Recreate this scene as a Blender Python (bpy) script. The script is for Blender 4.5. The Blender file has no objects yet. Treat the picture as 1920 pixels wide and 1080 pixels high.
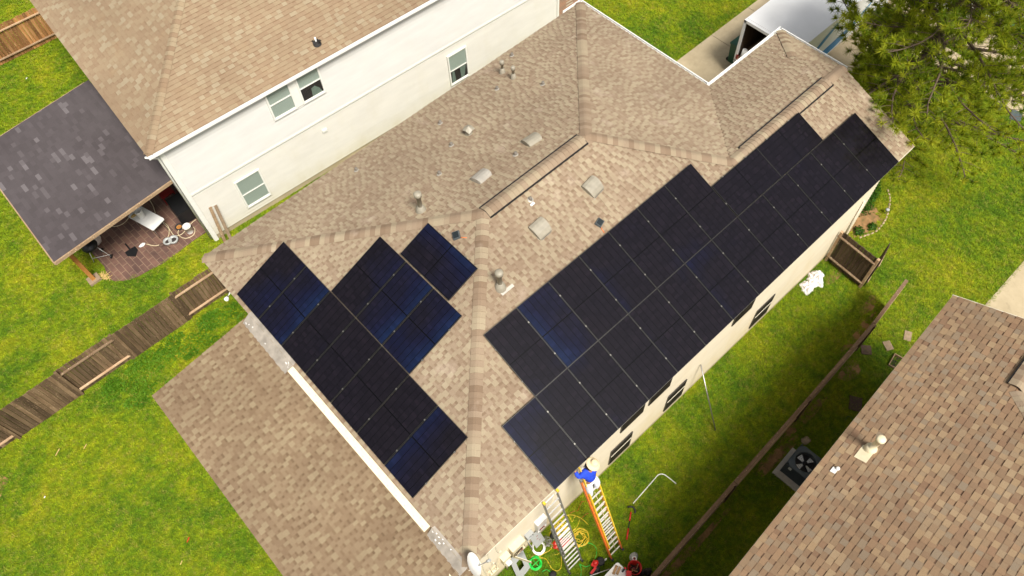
import bpy, bmesh, math, random
from mathutils import Vector, Matrix
V = Vector
rad = math.radians
# ---------------------------------------------------------------- camera, sky, sun, exposure
scene = bpy.context.scene
COL = scene.collection
CR = V((0.73378523, -0.67837426, -0.03698107))      # camera right
CU = V((0.59722035, 0.61813986, 0.51110759))        # camera up
CD = V((0.32386276, 0.39712905, -0.85872081))       # viewing direction
FOC = 1435.2
CAMZ = 23.0
cam_d = bpy.data.cameras.new('camera')
cam = bpy.data.objects.new('camera', cam_d); COL.objects.link(cam)
cam_d.sensor_width = 36.0; cam_d.lens = FOC / 1920 * 36.0
cam_d.clip_start = 0.1; cam_d.clip_end = 2000
cam.matrix_world = Matrix(((CR.x, CU.x, -CD.x, 0), (CR.y, CU.y, -CD.y, 0), (CR.z, CU.z, -CD.z, CAMZ), (0, 0, 0, 1)))
scene.camera = cam

SUN_DIR = V((-0.12, -0.62, 1.0)).normalized()       # towards the sun
world = bpy.data.worlds.new('World'); scene.world = world; world.use_nodes = True
nt = world.node_tree; nt.nodes.clear()
sky = nt.nodes.new('ShaderNodeTexSky'); sky.sky_type = 'NISHITA'; sky.sun_disc = False
sky.sun_elevation = math.asin(SUN_DIR.z); sky.sun_rotation = math.atan2(SUN_DIR.x, SUN_DIR.y)
sky.dust_density = 5.0; sky.air_density = 1.0; sky.ozone_density = 1.0
hs = nt.nodes.new('ShaderNodeHueSaturation'); hs.inputs['Saturation'].default_value = 0.22
bg = nt.nodes.new('ShaderNodeBackground'); bg.inputs['Strength'].default_value = 0.085
wo = nt.nodes.new('ShaderNodeOutputWorld')
nt.links.new(sky.outputs[0], hs.inputs['Color']); nt.links.new(hs.outputs[0], bg.inputs[0]); nt.links.new(bg.outputs[0], wo.inputs[0])
sl = bpy.data.lights.new('sun', 'SUN'); sl.energy = 3.7; sl.angle = rad(17); sl.color = (1.0, 0.95, 0.86)
so = bpy.data.objects.new('sun', sl); COL.objects.link(so)
so.rotation_euler = (-SUN_DIR).to_track_quat('-Z', 'Y').to_euler()
scene.view_settings.view_transform = 'Standard'; scene.view_settings.look = 'None'
scene.view_settings.exposure = 0.45; scene.view_settings.gamma = 1.0
scene.cycles.max_bounces = 6; scene.cycles.transparent_max_bounces = 8

# ---------------------------------------------------------------- helpers
def gp(px, py, z=0.0):
    """point on the level z seen at a photo position"""
    d = CD + CR * ((px - 960) / FOC) - CU * ((py - 540) / FOC)
    return V((0, 0, CAMZ)) + d * ((z - CAMZ) / d.z)
def pp(px, py, p0, n):
    d = CD + CR * ((px - 960) / FOC) - CU * ((py - 540) / FOC)
    o = V((0, 0, CAMZ)); n = V(n)
    return o + d * (((V(p0) - o) @ n) / (d @ n)) if False else o + d * ((V(p0) - o).dot(n) / d.dot(n))

WM = {}      # world matrices of what has been built
class MB:
    def __init__(s, M=None):
        s.v = []; s.f = []; s.r = []; s.m = []; s.M = M; s.sm = []
    def vert(s, p):
        p = V(p)
        if s.M is not None: p = s.M @ p
        s.v.append(p); return len(s.v) - 1
    def poly(s, pts, r=0.5, m=0, sm=False):
        s.f.append([s.vert(p) for p in pts]); s.r.append(r); s.m.append(m); s.sm.append(sm)
    def idx(s, vs, fs, r=0.5, m=0, sm=False):
        b = [s.vert(p) for p in vs]
        for f in fs:
            s.f.append([b[i] for i in f]); s.r.append(r); s.m.append(m); s.sm.append(sm)
    def box(s, c, d, r=0.5, m=0, M=None, taper=1.0):
        x, y, z = d[0] / 2, d[1] / 2, d[2] / 2
        vs = [V((sx * x * (taper if sz > 0 else 1), sy * y * (taper if sz > 0 else 1), sz * z)) for sz in (-1, 1) for sy in (-1, 1) for sx in (-1, 1)]
        if M is not None: vs = [M @ q for q in vs]
        vs = [q + V(c) for q in vs]
        s.idx(vs, [(0, 2, 3, 1), (4, 5, 7, 6), (0, 1, 5, 4), (2, 6, 7, 3), (0, 4, 6, 2), (1, 3, 7, 5)], r, m)
    def bar(s, a, b, w, h, r=0.5, m=0, up=(0, 0, 1)):
        a = V(a); b = V(b); d = (b - a); L = d.length; d.normalize()
        sd = d.cross(V(up))
        if sd.length < 1e-4: sd = d.cross(V((1, 0, 0)))
        sd.normalize(); u = sd.cross(d)
        vs = [p + sd * (i * w / 2) + u * (j * h / 2) for p in (a, b) for (i, j) in ((-1, -1), (1, -1), (1, 1), (-1, 1))]
        s.idx(vs, [(3, 2, 1, 0), (4, 5, 6, 7), (0, 1, 5, 4), (1, 2, 6, 5), (2, 3, 7, 6), (3, 0, 4, 7)], r, m)
    def tube(s, pts, rr, n=8, r=0.5, m=0, cap=True, closed=False):
        pts = [V(p) for p in pts]; N = len(pts)
        if not hasattr(rr, '__len__'): rr = [rr] * N
        rings = []; prev = None
        for i, p in enumerate(pts):
            t = (pts[min(i + 1, N - 1)] - pts[max(i - 1, 0)])
            if t.length < 1e-9: t = V((0, 0, 1))
            t.normalize()
            if prev is None:
                a = t.cross(V((0, 0, 1)))
                if a.length < 1e-3: a = t.cross(V((1, 0, 0)))
            else:
                a = prev - t * prev.dot(t)
            a.normalize(); prev = a; b = t.cross(a)
            rings.append([s.vert(p + (a * math.cos(2 * math.pi * k / n) + b * math.sin(2 * math.pi * k / n)) * rr[i]) for k in range(n)])
        for i in range(N - 1):
            for k in range(n):
                s.f.append([rings[i][k], rings[i][(k + 1) % n], rings[i + 1][(k + 1) % n], rings[i + 1][k]]); s.r.append(r); s.m.append(m); s.sm.append(True)
        if cap:
            s.f.append(rings[0][::-1]); s.r.append(r); s.m.append(m); s.sm.append(False)
            s.f.append(rings[-1][:]); s.r.append(r); s.m.append(m); s.sm.append(False)
    def lathe(s, c, prof, n=20, r=0.5, m=0, axis=(0, 0, 1)):
        """prof: (radius, height) list from the base c"""
        ax = V(axis).normalized(); a = ax.orthogonal().normalized(); b = ax.cross(a); rings = []
        for (q, h) in prof:
            rings.append([s.vert(V(c) + ax * h + (a * math.cos(2 * math.pi * k / n) + b * math.sin(2 * math.pi * k / n)) * max(q, 1e-4)) for k in range(n)])
        for i in range(len(prof) - 1):
            for k in range(n):
                s.f.append([rings[i][k], rings[i][(k + 1) % n], rings[i + 1][(k + 1) % n], rings[i + 1][k]]); s.r.append(r); s.m.append(m); s.sm.append(True)
    def ball(s, c, rx, ry, rz, n=12, k=8, r=0.5, m=0, jit=0, rng=random):
        rings = []
        for i in range(k + 1):
            th = math.pi * i / k; rings.append([s.vert(V(c) + V((rx * math.sin(th) * math.cos(2 * math.pi * j / n), ry * math.sin(th) * math.sin(2 * math.pi * j / n), rz * math.cos(th))) * (1 + rng.uniform(-jit, jit))) for j in range(n)])
        for i in range(k):
            for j in range(n):
                s.f.append([rings[i][j], rings[i + 1][j], rings[i + 1][(j + 1) % n], rings[i][(j + 1) % n]]); s.r.append(r); s.m.append(m); s.sm.append(True)
    def build(s, name, mats, parent=None, local=False):
        me = bpy.data.meshes.new(name)
        vs = s.v
        wm = WM.get(parent.name) if parent is not None else None
        if wm is not None and not local:
            inv = wm.inverted(); vs = [inv @ q for q in vs]
        me.from_pydata([tuple(q) for q in vs], [], s.f)
        if not isinstance(mats, (list, tuple)): mats = [mats]
        for q in mats: me.materials.append(q)
        me.polygons.foreach_set('material_index', s.m)
        me.polygons.foreach_set('use_smooth', s.sm)
        at = me.attributes.new('rnd', 'FLOAT', 'FACE'); at.data.foreach_set('value', s.r)
        me.update()
        o = bpy.data.objects.new(name, me); COL.objects.link(o)
        if parent is not None:
            o.parent = parent; WM[o.name] = wm if wm is not None else Matrix.Identity(4)
        return o

def tag(o, label=None, cat=None, group=None, kind=None):
    if label: o['label'] = label
    if cat: o['category'] = cat
    if group: o['group'] = group
    if kind: o['kind'] = kind
    return o
def thing(name, label, cat, loc=(0, 0, 0), M=None, group=None):
    o = bpy.data.objects.new(name, None); COL.objects.link(o); o.empty_display_size = 0.2
    m = Matrix.Translation(V(loc)) if M is None else M
    o.matrix_world = m; WM[o.name] = m.copy()
    return tag(o, label, cat, group)
def copy_tree(o, parent=None):
    c = o.copy(); COL.objects.link(c)
    if parent is not None: c.parent = parent
    for ch in list(o.children): copy_tree(ch, c)
    return c
def frame(o, x, y, z):
    x = V(x); y = V(y); z = V(z)
    return Matrix(((x.x, y.x, z.x, o[0]), (x.y, y.y, z.y, o[1]), (x.z, y.z, z.z, o[2]), (0, 0, 0, 1)))
def smooth(pts, n=6, closed=False):
    pts = [V(p) for p in pts]; out = []
    P = [pts[0]] + pts + [pts[-1]]
    for i in range(1, len(P) - 2):
        for k in range(n):
            t = k / n; a, b, c, d = P[i - 1], P[i], P[i + 1], P[i + 2]
            out.append(0.5 * ((2 * b) + (c - a) * t + (2 * a - 5 * b + 4 * c - d) * t * t + (3 * b - a - 3 * c + d) * t ** 3))
    out.append(pts[-1]); return out

# ---------------------------------------------------------------- materials
class NT:
    def __init__(s, name):
        s.mat = bpy.data.materials.new(name); s.mat.use_nodes = True; s.t = s.mat.node_tree; s.t.nodes.clear()
        s.out = s.n('ShaderNodeOutputMaterial'); s.p = s.n('ShaderNodeBsdfPrincipled'); s.l(s.p.outputs[0], s.out.inputs[0])
    def n(s, ty, **kw):
        q = s.t.nodes.new(ty)
        for k, v in kw.items(): setattr(q, k, v)
        return q
    def l(s, a, b): s.t.links.new(a, b)
    def pos(s): return s.n('ShaderNodeNewGeometry').outputs['Position']
    def obj(s): return s.n('ShaderNodeTexCoord').outputs['Object']
    def noise(s, vec, scale, detail=3, rough=0.55, dist=0.0):
        q = s.n('ShaderNodeTexNoise'); q.inputs['Scale'].default_value = scale; q.inputs['Detail'].default_value = detail
        q.inputs['Roughness'].default_value = rough; q.inputs['Distortion'].default_value = dist
        s.l(vec, q.inputs['Vector']); return q.outputs['Fac']
    def scale(s, vec, sc):
        q = s.n('ShaderNodeMapping'); q.inputs['Scale'].default_value = sc; s.l(vec, q.inputs['Vector']); return q.outputs[0]
    def ramp(s, fac, stops, mode='LINEAR'):
        q = s.n('ShaderNodeValToRGB'); q.color_ramp.interpolation = mode; e = q.color_ramp.elements
        e[0].position = stops[0][0]; e[0].color = (*stops[0][1], 1); e[1].position = stops[-1][0]; e[1].color = (*stops[-1][1], 1)
        for p, c in stops[1:-1]: x = e.new(p); x.color = (*c, 1)
        s.l(fac, q.inputs[0]); return q.outputs[0]
    def mix(s, fac, a, b, mode='MIX'):
        q = s.n('ShaderNodeMix', data_type='RGBA', blend_type=mode)
        for sock, val in ((q.inputs[0], fac), (q.inputs[6], a), (q.inputs[7], b)):
            if isinstance(val, (int, float)): sock.default_value = val
            elif isinstance(val, tuple): sock.default_value = (*val, 1)
            else: s.l(val, sock)
        return q.outputs[2]
    def math(s, op, a, b=None, c=None):
        q = s.n('ShaderNodeMath', operation=op)
        for i, val in enumerate((a, b, c)):
            if val is None: continue
            if isinstance(val, (int, float)): q.inputs[i].default_value = val
            else: s.l(val, q.inputs[i])
        return q.outputs[0]
    def attr(s, name='rnd'): return s.n('ShaderNodeAttribute', attribute_name=name).outputs['Fac']
    def bump(s, h, strength=0.3, dist=0.01):
        q = s.n('ShaderNodeBump'); q.inputs['Strength'].default_value = strength; q.inputs['Distance'].default_value = dist
        s.l(h, q.inputs['Height']); s.l(q.outputs[0], s.p.inputs['Normal'])
    def done(s, col=None, rough=0.6, metal=0.0, spec=0.5):
        if col is not None:
            if isinstance(col, tuple): s.p.inputs['Base Color'].default_value = (*col, 1)
            else: s.l(col, s.p.inputs['Base Color'])
        if isinstance(rough, (int, float)): s.p.inputs['Roughness'].default_value = rough
        else: s.l(rough, s.p.inputs['Roughness'])
        s.p.inputs['Metallic'].default_value = metal; s.p.inputs['Specular IOR Level'].default_value = spec
        return s.mat
def simple(name, col, rough=0.6, metal=0.0, var=0.12, scale=6.0, spec=0.5, bump=0.0, bscale=60):
    t = NT(name); f = t.noise(t.pos(), scale, 4)
    dk = tuple(c * (1 - var) for c in col); lt = tuple(min(1, c * (1 + var)) for c in col)
    c = t.ramp(f, [(0.3, dk), (0.7, lt)])
    if bump: t.bump(t.noise(t.pos(), bscale, 3), bump, 0.01)
    return t.done(c, rough, metal, spec)
def shingle_mat(name, stops, dirt=(0.6, 0.5, 0.4), rough=0.92):
    t = NT(name); r = t.attr(); c = t.ramp(r, stops)
    f = t.noise(t.pos(), 55, 5, 0.75); c = t.mix(1.0, c, t.ramp(f, [(0.25, (0.84, 0.84, 0.84)), (0.75, (1.14, 1.14, 1.14))]), 'MULTIPLY')
    g = t.noise(t.pos(), 0.35, 4); c = t.mix(1.0, c, t.ramp(g, [(0.35, (0.88, 0.87, 0.86)), (0.68, (1.08, 1.09, 1.08))]), 'MULTIPLY')
    q = t.noise(t.pos(), 1.3, 5, 0.6); c = t.mix(t.ramp(q, [(0.6, (0, 0, 0)), (0.78, (0.35, 0.35, 0.35))]), c, dirt)
    t.bump(f, 0.5, 0.006)
    return t.done(c, rough, 0, 0.3)
def wood_mat(name, dark, mid, light, sc=(3, 3, 3)):
    t = NT(name); r = t.attr(); v = t.pos(); sp = t.n('ShaderNodeSeparateXYZ'); t.l(v, sp.inputs[0])
    cb = t.n('ShaderNodeCombineXYZ')
    t.l(t.math('MULTIPLY', sp.outputs[0], sc[0]), cb.inputs[0]); t.l(t.math('MULTIPLY', sp.outputs[1], sc[1]), cb.inputs[1]); t.l(t.math('MULTIPLY_ADD', sp.outputs[2], sc[2], t.math('MULTIPLY', r, 37.0)), cb.inputs[2])
    f = t.noise(cb.outputs[0], 1.6, 6, 0.65, 0.6)
    c = t.ramp(f, [(0.25, dark), (0.5, mid), (0.78, light)])
    c = t.mix(1.0, c, t.ramp(r, [(0, (0.50, 0.48, 0.46)), (0.5, (0.95, 0.93, 0.9)), (1, (1.42, 1.38, 1.34))]), 'MULTIPLY')
    g = t.noise(v, 26, 3); c = t.mix(t.ramp(g, [(0.63, (0, 0, 0)), (0.70, (0.7, 0.7, 0.7))]), c, tuple(min(1, x * 2.4) for x in light))
    t.bump(f, 0.4, 0.01); return t.done(c, 0.85, 0, 0.3)

M = {}
M['shingle'] = shingle_mat('tan laminated shingles', [(0, (0.176, 0.119, 0.076)), (0.15, (0.212, 0.147, 0.097)), (0.35, (0.250, 0.179, 0.121)), (0.55, (0.283, 0.211, 0.146)), (0.75, (0.312, 0.248, 0.167)), (1, (0.340, 0.278, 0.190))])
M['shingle_porch'] = shingle_mat('browner porch shingles', [(0, (0.149, 0.098, 0.057)), (0.15, (0.177, 0.118, 0.070)), (0.35, (0.206, 0.141, 0.086)), (0.55, (0.231, 0.165, 0.102)), (0.75, (0.252, 0.191, 0.117)), (1, (0.274, 0.212, 0.131))], (0.3, 0.22, 0.14))
M['shingle_b'] = shingle_mat('orange tan shingles', [(0, (0.215, 0.140, 0.086)), (0.15, (0.244, 0.166, 0.105)), (0.45, (0.266, 0.188, 0.119)), (0.7, (0.292, 0.221, 0.140)), (1, (0.318, 0.258, 0.173))], (0.30, 0.20, 0.11))
M['shingle_grey'] = shingle_mat('charcoal shingles', [(0, (0.071, 0.060, 0.063)), (0.72, (0.085, 0.072, 0.076)), (0.86, (0.108, 0.093, 0.098)), (1, (0.148, 0.131, 0.138))], (0.07, 0.06, 0.06))
M['shingle_mix'] = shingle_mat('weathered multicolour shingles', [(0, (0.133, 0.078, 0.048)), (0.14, (0.159, 0.095, 0.059)), (0.26, (0.246, 0.150, 0.091)), (0.4, (0.234, 0.158, 0.097)), (0.54, (0.287, 0.181, 0.107)), (0.66, (0.265, 0.176, 0.105)), (0.78, (0.246, 0.188, 0.130)), (0.9, (0.317, 0.216, 0.124)), (1, (0.335, 0.240, 0.145))], (0.170, 0.107, 0.060))
def siding_mat(name, col, dirt, amt=0.3, zlo=None):
    t = NT(name); c = t.ramp(t.noise(t.scale(t.pos(), (0.8, 0.8, 3)), 1.2, 4), [(0.3, tuple(x * 0.95 for x in col)), (0.7, tuple(min(1, x * 1.04) for x in col))])
    g = t.noise(t.scale(t.pos(), (1.1, 1.1, 0.5)), 1.4, 6, 0.65)
    m = t.ramp(g, [(0.48, (0, 0, 0)), (0.75, (amt, amt, amt))])
    if zlo is not None:
        sp = t.n('ShaderNodeSeparateXYZ'); t.l(t.pos(), sp.inputs[0])
        k = t.math('MULTIPLY_ADD', sp.outputs[2], -1.0 / zlo, 1.0); k = t.math('MAXIMUM', k, 0.0)
        k = t.math('MULTIPLY', k, t.math('MULTIPLY_ADD', g, 1.4, -0.1)); k = t.math('MINIMUM', t.math('ADD', k, m), 1.0); m = k
    c = t.mix(m, c, dirt); return t.done(c, 0.55, 0, 0.4)
M['siding_white'] = siding_mat('white vinyl siding', (0.655, 0.645, 0.62), (0.72, 0.67, 0.56), 0.15)
M['siding_cream'] = siding_mat('off white siding with algae', (0.65, 0.63, 0.575), (0.54, 0.49, 0.34), 0.2, 1.0)
M['siding_tan'] = siding_mat('cream siding', (0.65, 0.58, 0.445), (0.60, 0.50, 0.32), 0.5, 2.0)
M['trim'] = simple('white trim paint', (0.80, 0.79, 0.74), 0.45, var=0.04)
M['trim_cream'] = simple('cream trim paint', (0.72, 0.66, 0.52), 0.5, var=0.06)
M['gutter'] = simple('white gutter metal', (0.82, 0.81, 0.78), 0.35, var=0.05)
M['brick'] = None
def brick_mat():
    t = NT('red brick'); b = t.n('ShaderNodeTexBrick'); b.inputs['Scale'].default_value = 1.0
    b.inputs['Color1'].default_value = (0.35, 0.13, 0.06, 1); b.inputs['Color2'].default_value = (0.22, 0.10, 0.055, 1); b.inputs['Mortar'].default_value = (0.5, 0.42, 0.32, 1)
    b.inputs['Mortar Size'].default_value = 0.012; b.inputs['Brick Width'].default_value = 0.22; b.inputs['Row Height'].default_value = 0.075
    sp = t.n('ShaderNodeSeparateXYZ'); t.l(t.pos(), sp.inputs[0]); cb = t.n('ShaderNodeCombineXYZ')
    t.l(sp.outputs[1], cb.inputs[0]); t.l(sp.outputs[2], cb.inputs[1]); t.l(cb.outputs[0], b.inputs['Vector'])
    return t.done(b.outputs[0], 0.85)
M['brick'] = brick_mat()
def paver_mat():
    t = NT('brown clay pavers'); b = t.n('ShaderNodeTexBrick'); b.inputs['Scale'].default_value = 1.0
    b.inputs['Color1'].default_value = (0.165, 0.09, 0.066, 1); b.inputs['Color2'].default_value = (0.10, 0.055, 0.045, 1); b.inputs['Mortar'].default_value = (0.22, 0.145, 0.10, 1)
    b.inputs['Mortar Size'].default_value = 0.013; b.inputs['Brick Width'].default_value = 0.46; b.inputs['Row Height'].default_value = 0.2; b.inputs['Bias'].default_value = -0.1
    mp = t.n('ShaderNodeMapping'); mp.inputs['Rotation'].default_value = (0, 0, rad(87)); t.l(t.pos(), mp.inputs[0]); t.l(mp.outputs[0], b.inputs['Vector'])
    c = t.mix(1.0, b.outputs[0], t.ramp(t.noise(t.pos(), 1.3, 6, 0.7), [(0.3, (0.6, 0.6, 0.62)), (0.7, (1.35, 1.3, 1.25))]), 'MULTIPLY')
    t.bump(b.outputs['Fac'], -0.4, 0.01); return t.done(c, 0.8)
M['paver'] = paver_mat()
M['padcon'] = simple('pale concrete pad', (0.62, 0.56, 0.46), 0.9, bump=0.2)
def concrete_mat(name, a, b):
    t = NT(name); f = t.noise(t.pos(), 0.9, 7, 0.65); c = t.ramp(f, [(0.3, a), (0.7, b)])
    g = t.noise(t.scale(t.pos(), (1, 1, 1)), 5, 6, 0.7, 1.0); c = t.mix(t.ramp(g, [(0.55, (0, 0, 0)), (0.8, (0.5, 0.5, 0.5))]), c, tuple(x * 0.55 for x in a))
    t.bump(t.noise(t.pos(), 90, 3), 0.2, 0.005); return t.done(c, 0.9)
M['concrete'] = concrete_mat('stained pale concrete', (0.36, 0.29, 0.18), (0.50, 0.41, 0.27))
M['asphalt'] = concrete_mat('pale worn street', (0.33, 0.26, 0.17), (0.44, 0.35, 0.24))
M['soffit'] = simple('cream soffit', (0.68, 0.62, 0.5), 0.6)
M['fence'] = wood_mat('grey weathered fence wood', (0.065, 0.040, 0.022), (0.135, 0.088, 0.050), (0.235, 0.165, 0.10), (3, 3, 0.5))
M['fence_dark'] = wood_mat('dark weathered fence wood', (0.05, 0.032, 0.02), (0.085, 0.057, 0.038), (0.14, 0.10, 0.07), (3, 3, 0.5))
M['fence_rail'] = wood_mat('pale fence rail wood', (0.27, 0.17, 0.10), (0.36, 0.25, 0.155), (0.46, 0.35, 0.23), (1.2, 1.2, 3))
M['rail_brown'] = wood_mat('brown fence cap wood', (0.13, 0.078, 0.045), (0.20, 0.125, 0.075), (0.29, 0.20, 0.13), (0.8, 3, 3))
M['fence_new'] = wood_mat('orange brown fence wood', (0.19, 0.085, 0.03), (0.33, 0.16, 0.06), (0.46, 0.27, 0.13), (3, 3, 0.5))
M['cedar'] = wood_mat('cedar stained post', (0.33, 0.13, 0.03), (0.44, 0.19, 0.045), (0.55, 0.28, 0.09), (3, 3, 0.6))
M['black'] = simple('black plastic', (0.012, 0.012, 0.013), 0.4)
M['blackmat'] = simple('matt black', (0.02, 0.018, 0.018), 0.8)
M['steel'] = simple('galvanised steel', (0.42, 0.40, 0.37), 0.38, 0.85)
M['alu'] = simple('bare aluminium', (0.80, 0.79, 0.76), 0.35, 0.35, var=0.05)
M['alu_dull'] = simple('dull aluminium rail', (0.30, 0.29, 0.27), 0.45, 0.6)
M['vent'] = simple('painted beige vent', (0.30, 0.27, 0.21), 0.5)
M['vent_grey'] = simple('grey vent metal', (0.40, 0.37, 0.32), 0.45, 0.2)
M['ventcream'] = simple('cream painted vent pipe', (0.72, 0.63, 0.43), 0.55, var=0.08)
M['whiteplastic'] = simple('white plastic', (0.82, 0.81, 0.78), 0.35, var=0.04)
M['paintspill'] = simple('sealant patched flashing', (0.42, 0.37, 0.31), 0.4, 0.3, var=0.25, scale=4)
M['boardcream'] = simple('cream painted board', (0.80, 0.70, 0.50), 0.55, var=0.05)
M['yellow'] = simple('yellow rubber', (0.72, 0.50, 0.03), 0.4)
M['yellowrail'] = simple('yellow fibreglass', (0.80, 0.52, 0.04), 0.4, var=0.08)
M['orange'] = simple('orange fibreglass', (0.78, 0.17, 0.03), 0.4, var=0.1)
M['red'] = simple('red plastic', (0.60, 0.02, 0.015), 0.35)
M['green'] = simple('bright green hose', (0.02, 0.62, 0.07), 0.4)
M['tealgreen'] = simple('dark green plastic', (0.01, 0.075, 0.04), 0.5)
M['hosecream'] = simple('cream hose', (0.66, 0.56, 0.36), 0.5)
M['blueshirt'] = simple('royal blue cotton', (0.012, 0.055, 0.55), 0.8, var=0.25, scale=14)
M['pants'] = simple('white work trousers', (0.72, 0.74, 0.80), 0.8, var=0.1, scale=12)
M['skin'] = simple('skin', (0.33, 0.17, 0.10), 0.55)
M['hair'] = simple('black hair', (0.015, 0.011, 0.01), 0.5)
M['straw'] = simple('straw hat', (0.76, 0.60, 0.36), 0.8, var=0.08, scale=30)
M['shoe'] = simple('grey shoe', (0.32, 0.28, 0.25), 0.7)
M['card'] = simple('cardboard', (0.42, 0.25, 0.12), 0.8)
M['darkred'] = simple('dark red paint', (0.22, 0.012, 0.01), 0.5)
M['bluegraphic'] = simple('blue vehicle graphic', (0.01, 0.22, 0.52), 0.4)
M['tealgraphic'] = simple('teal vehicle graphic', (0.0, 0.32, 0.33), 0.4)
M['truckwhite'] = simple('white truck panels', (0.83, 0.83, 0.83), 0.4, var=0.03, scale=1.5)
M['bark'] = simple('pine bark', (0.11, 0.075, 0.05), 0.9, var=0.35, scale=9, bump=0.6, bscale=25)
M['tyre'] = simple('tyre rubber', (0.02, 0.02, 0.02), 0.8)
M['darkglass'] = simple('dark tinted glass', (0.015, 0.02, 0.022), 0.08, spec=0.8)
M['bin_in'] = simple('dark interior', (0.03, 0.022, 0.02), 0.9)
M['bronze'] = simple('dark bronze frame', (0.05, 0.042, 0.035), 0.5)
M['stubgrey'] = simple('dull stub vent', (0.17, 0.15, 0.125), 0.6)
M['greydark'] = simple('slate grey enamel', (0.075, 0.092, 0.10), 0.45)
M['bagwhite'] = simple('crumpled white cloth', (0.74, 0.70, 0.68), 0.8, var=0.15, scale=20)
M['straw_dry'] = simple('dry straw', (0.55, 0.38, 0.14), 0.9)
M['stone'] = simple('tan edging stone', (0.42, 0.31, 0.20), 0.9, var=0.3, scale=12, bump=0.5)
M['slab'] = simple('tan paving slab', (0.30, 0.215, 0.14), 0.9, var=0.15, scale=9, bump=0.4)
M['slabdark'] = simple('dark damp brick slab', (0.10, 0.06, 0.045), 0.9, var=0.2, scale=9)
M['panelframe'] = simple('grey black anodised frame', (0.05, 0.049, 0.047), 0.4, 0.6)
M['clamp'] = simple('steel clamp', (0.20, 0.19, 0.17), 0.4, 0.6)
M['greybox'] = simple('grey enclosure paint', (0.38, 0.39, 0.38), 0.5, var=0.05)
M['creambox'] = simple('cream enclosure paint', (0.72, 0.63, 0.44), 0.5, var=0.06)
def blind_mat(name, a, b):
    t = NT(name); sp = t.n('ShaderNodeSeparateXYZ'); t.l(t.pos(), sp.inputs[0])
    w = t.math('FRACT', t.math('MULTIPLY', sp.outputs[2], 22.0)); c = t.ramp(w, [(0.0, a), (0.25, b), (0.8, b), (1.0, a)]); return t.done(c, 0.35, 0, 0.7)
M['blind'] = blind_mat('pale green blind', (0.32, 0.40, 0.345), (0.50, 0.59, 0.52))
M['blind_dark'] = blind_mat('blind in the shade', (0.12, 0.17, 0.15), (0.27, 0.34, 0.29))
M['curtain'] = simple('pale curtain', (0.20, 0.27, 0.22), 0.8)
def glass_mat():
    t = NT('window glass'); t.p.inputs['Alpha'].default_value = 0.12
    return t.done((0.02, 0.025, 0.025), 0.04, 0, 0.6)
M['glass'] = glass_mat()
def screen_mat():
    t = NT('dark insect screen'); return t.done(t.ramp(t.noise(t.pos(), 3, 3), [(0.3, (0.012, 0.009, 0.008)), (0.7, (0.025, 0.019, 0.015))]), 0.7, 0, 0.2)
M['screen'] = screen_mat()
def cell_mat():
    """half-cut cells: six columns with a gap line between them, a wider gap at mid length"""
    t = NT('solar cells'); o = t.obj(); sp = t.n('ShaderNodeSeparateXYZ'); t.l(o, sp.inputs[0])
    x = t.math('MULTIPLY_ADD', sp.outputs[0], 1 / 0.172, 3.0); y = t.math('MULTIPLY_ADD', sp.outputs[1], 1 / 0.0865, 11.0)
    fx = t.math('FLOOR', x); fy = t.math('FLOOR', y)
    rx = t.math('ABSOLUTE', t.math('SUBTRACT', t.math('FRACT', x), 0.5)); ry = t.math('ABSOLUTE', t.math('SUBTRACT', t.math('FRACT', y), 0.5))
    lx = t.math('GREATER_THAN', rx, 0.462); ly = t.math('GREATER_THAN', ry, 0.475)
    mid = t.math('LESS_THAN', t.math('ABSOLUTE', sp.outputs[1]), 0.014)
    oi = t.n('ShaderNodeObjectInfo')
    cb = t.n('ShaderNodeCombineXYZ'); t.l(fx, cb.inputs[0]); t.l(fy, cb.inputs[1]); t.l(t.math('MULTIPLY', oi.outputs['Random'], 91.0), cb.inputs[2])
    wn = t.n('ShaderNodeTexWhiteNoise', noise_dimensions='3D'); t.l(cb.outputs[0], wn.inputs[0])
    # cell hue drifts slowly over the roof and from module to module
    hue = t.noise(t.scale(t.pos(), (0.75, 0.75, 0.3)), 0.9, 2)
    # blue thin-film sky reflection painted into some modules' colour, stronger towards one long edge
    ca = t.n('ShaderNodeAttribute', attribute_type='OBJECT', attribute_name='sky_sheen').outputs['Fac']; on = t.math('ABSOLUTE', ca)
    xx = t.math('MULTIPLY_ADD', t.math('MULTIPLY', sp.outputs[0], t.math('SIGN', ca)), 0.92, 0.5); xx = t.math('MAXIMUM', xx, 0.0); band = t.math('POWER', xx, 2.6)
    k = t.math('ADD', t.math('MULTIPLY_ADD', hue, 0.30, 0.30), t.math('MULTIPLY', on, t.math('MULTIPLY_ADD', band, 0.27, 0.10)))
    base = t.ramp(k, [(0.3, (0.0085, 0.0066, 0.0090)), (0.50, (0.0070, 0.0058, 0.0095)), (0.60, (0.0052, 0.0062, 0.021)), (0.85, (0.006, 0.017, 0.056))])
    base = t.mix(1.0, base, t.ramp(wn.outputs['Value'], [(0, (0.85, 0.85, 0.85)), (0.85, (1.12, 1.1, 1.08)), (1, (1.4, 1.3, 1.28))]), 'MULTIPLY')
    c = t.mix(t.math('MULTIPLY', ly, 0.35), base, (0.004, 0.004, 0.005))
    c = t.mix(t.math('MAXIMUM', lx, mid), c, (0.0015, 0.0015, 0.002))
    t.p.inputs['Coat Weight'].default_value = 0.0
    return t.done(c, 0.14, 0, 0.24)
M['cells'] = cell_mat()
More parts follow.
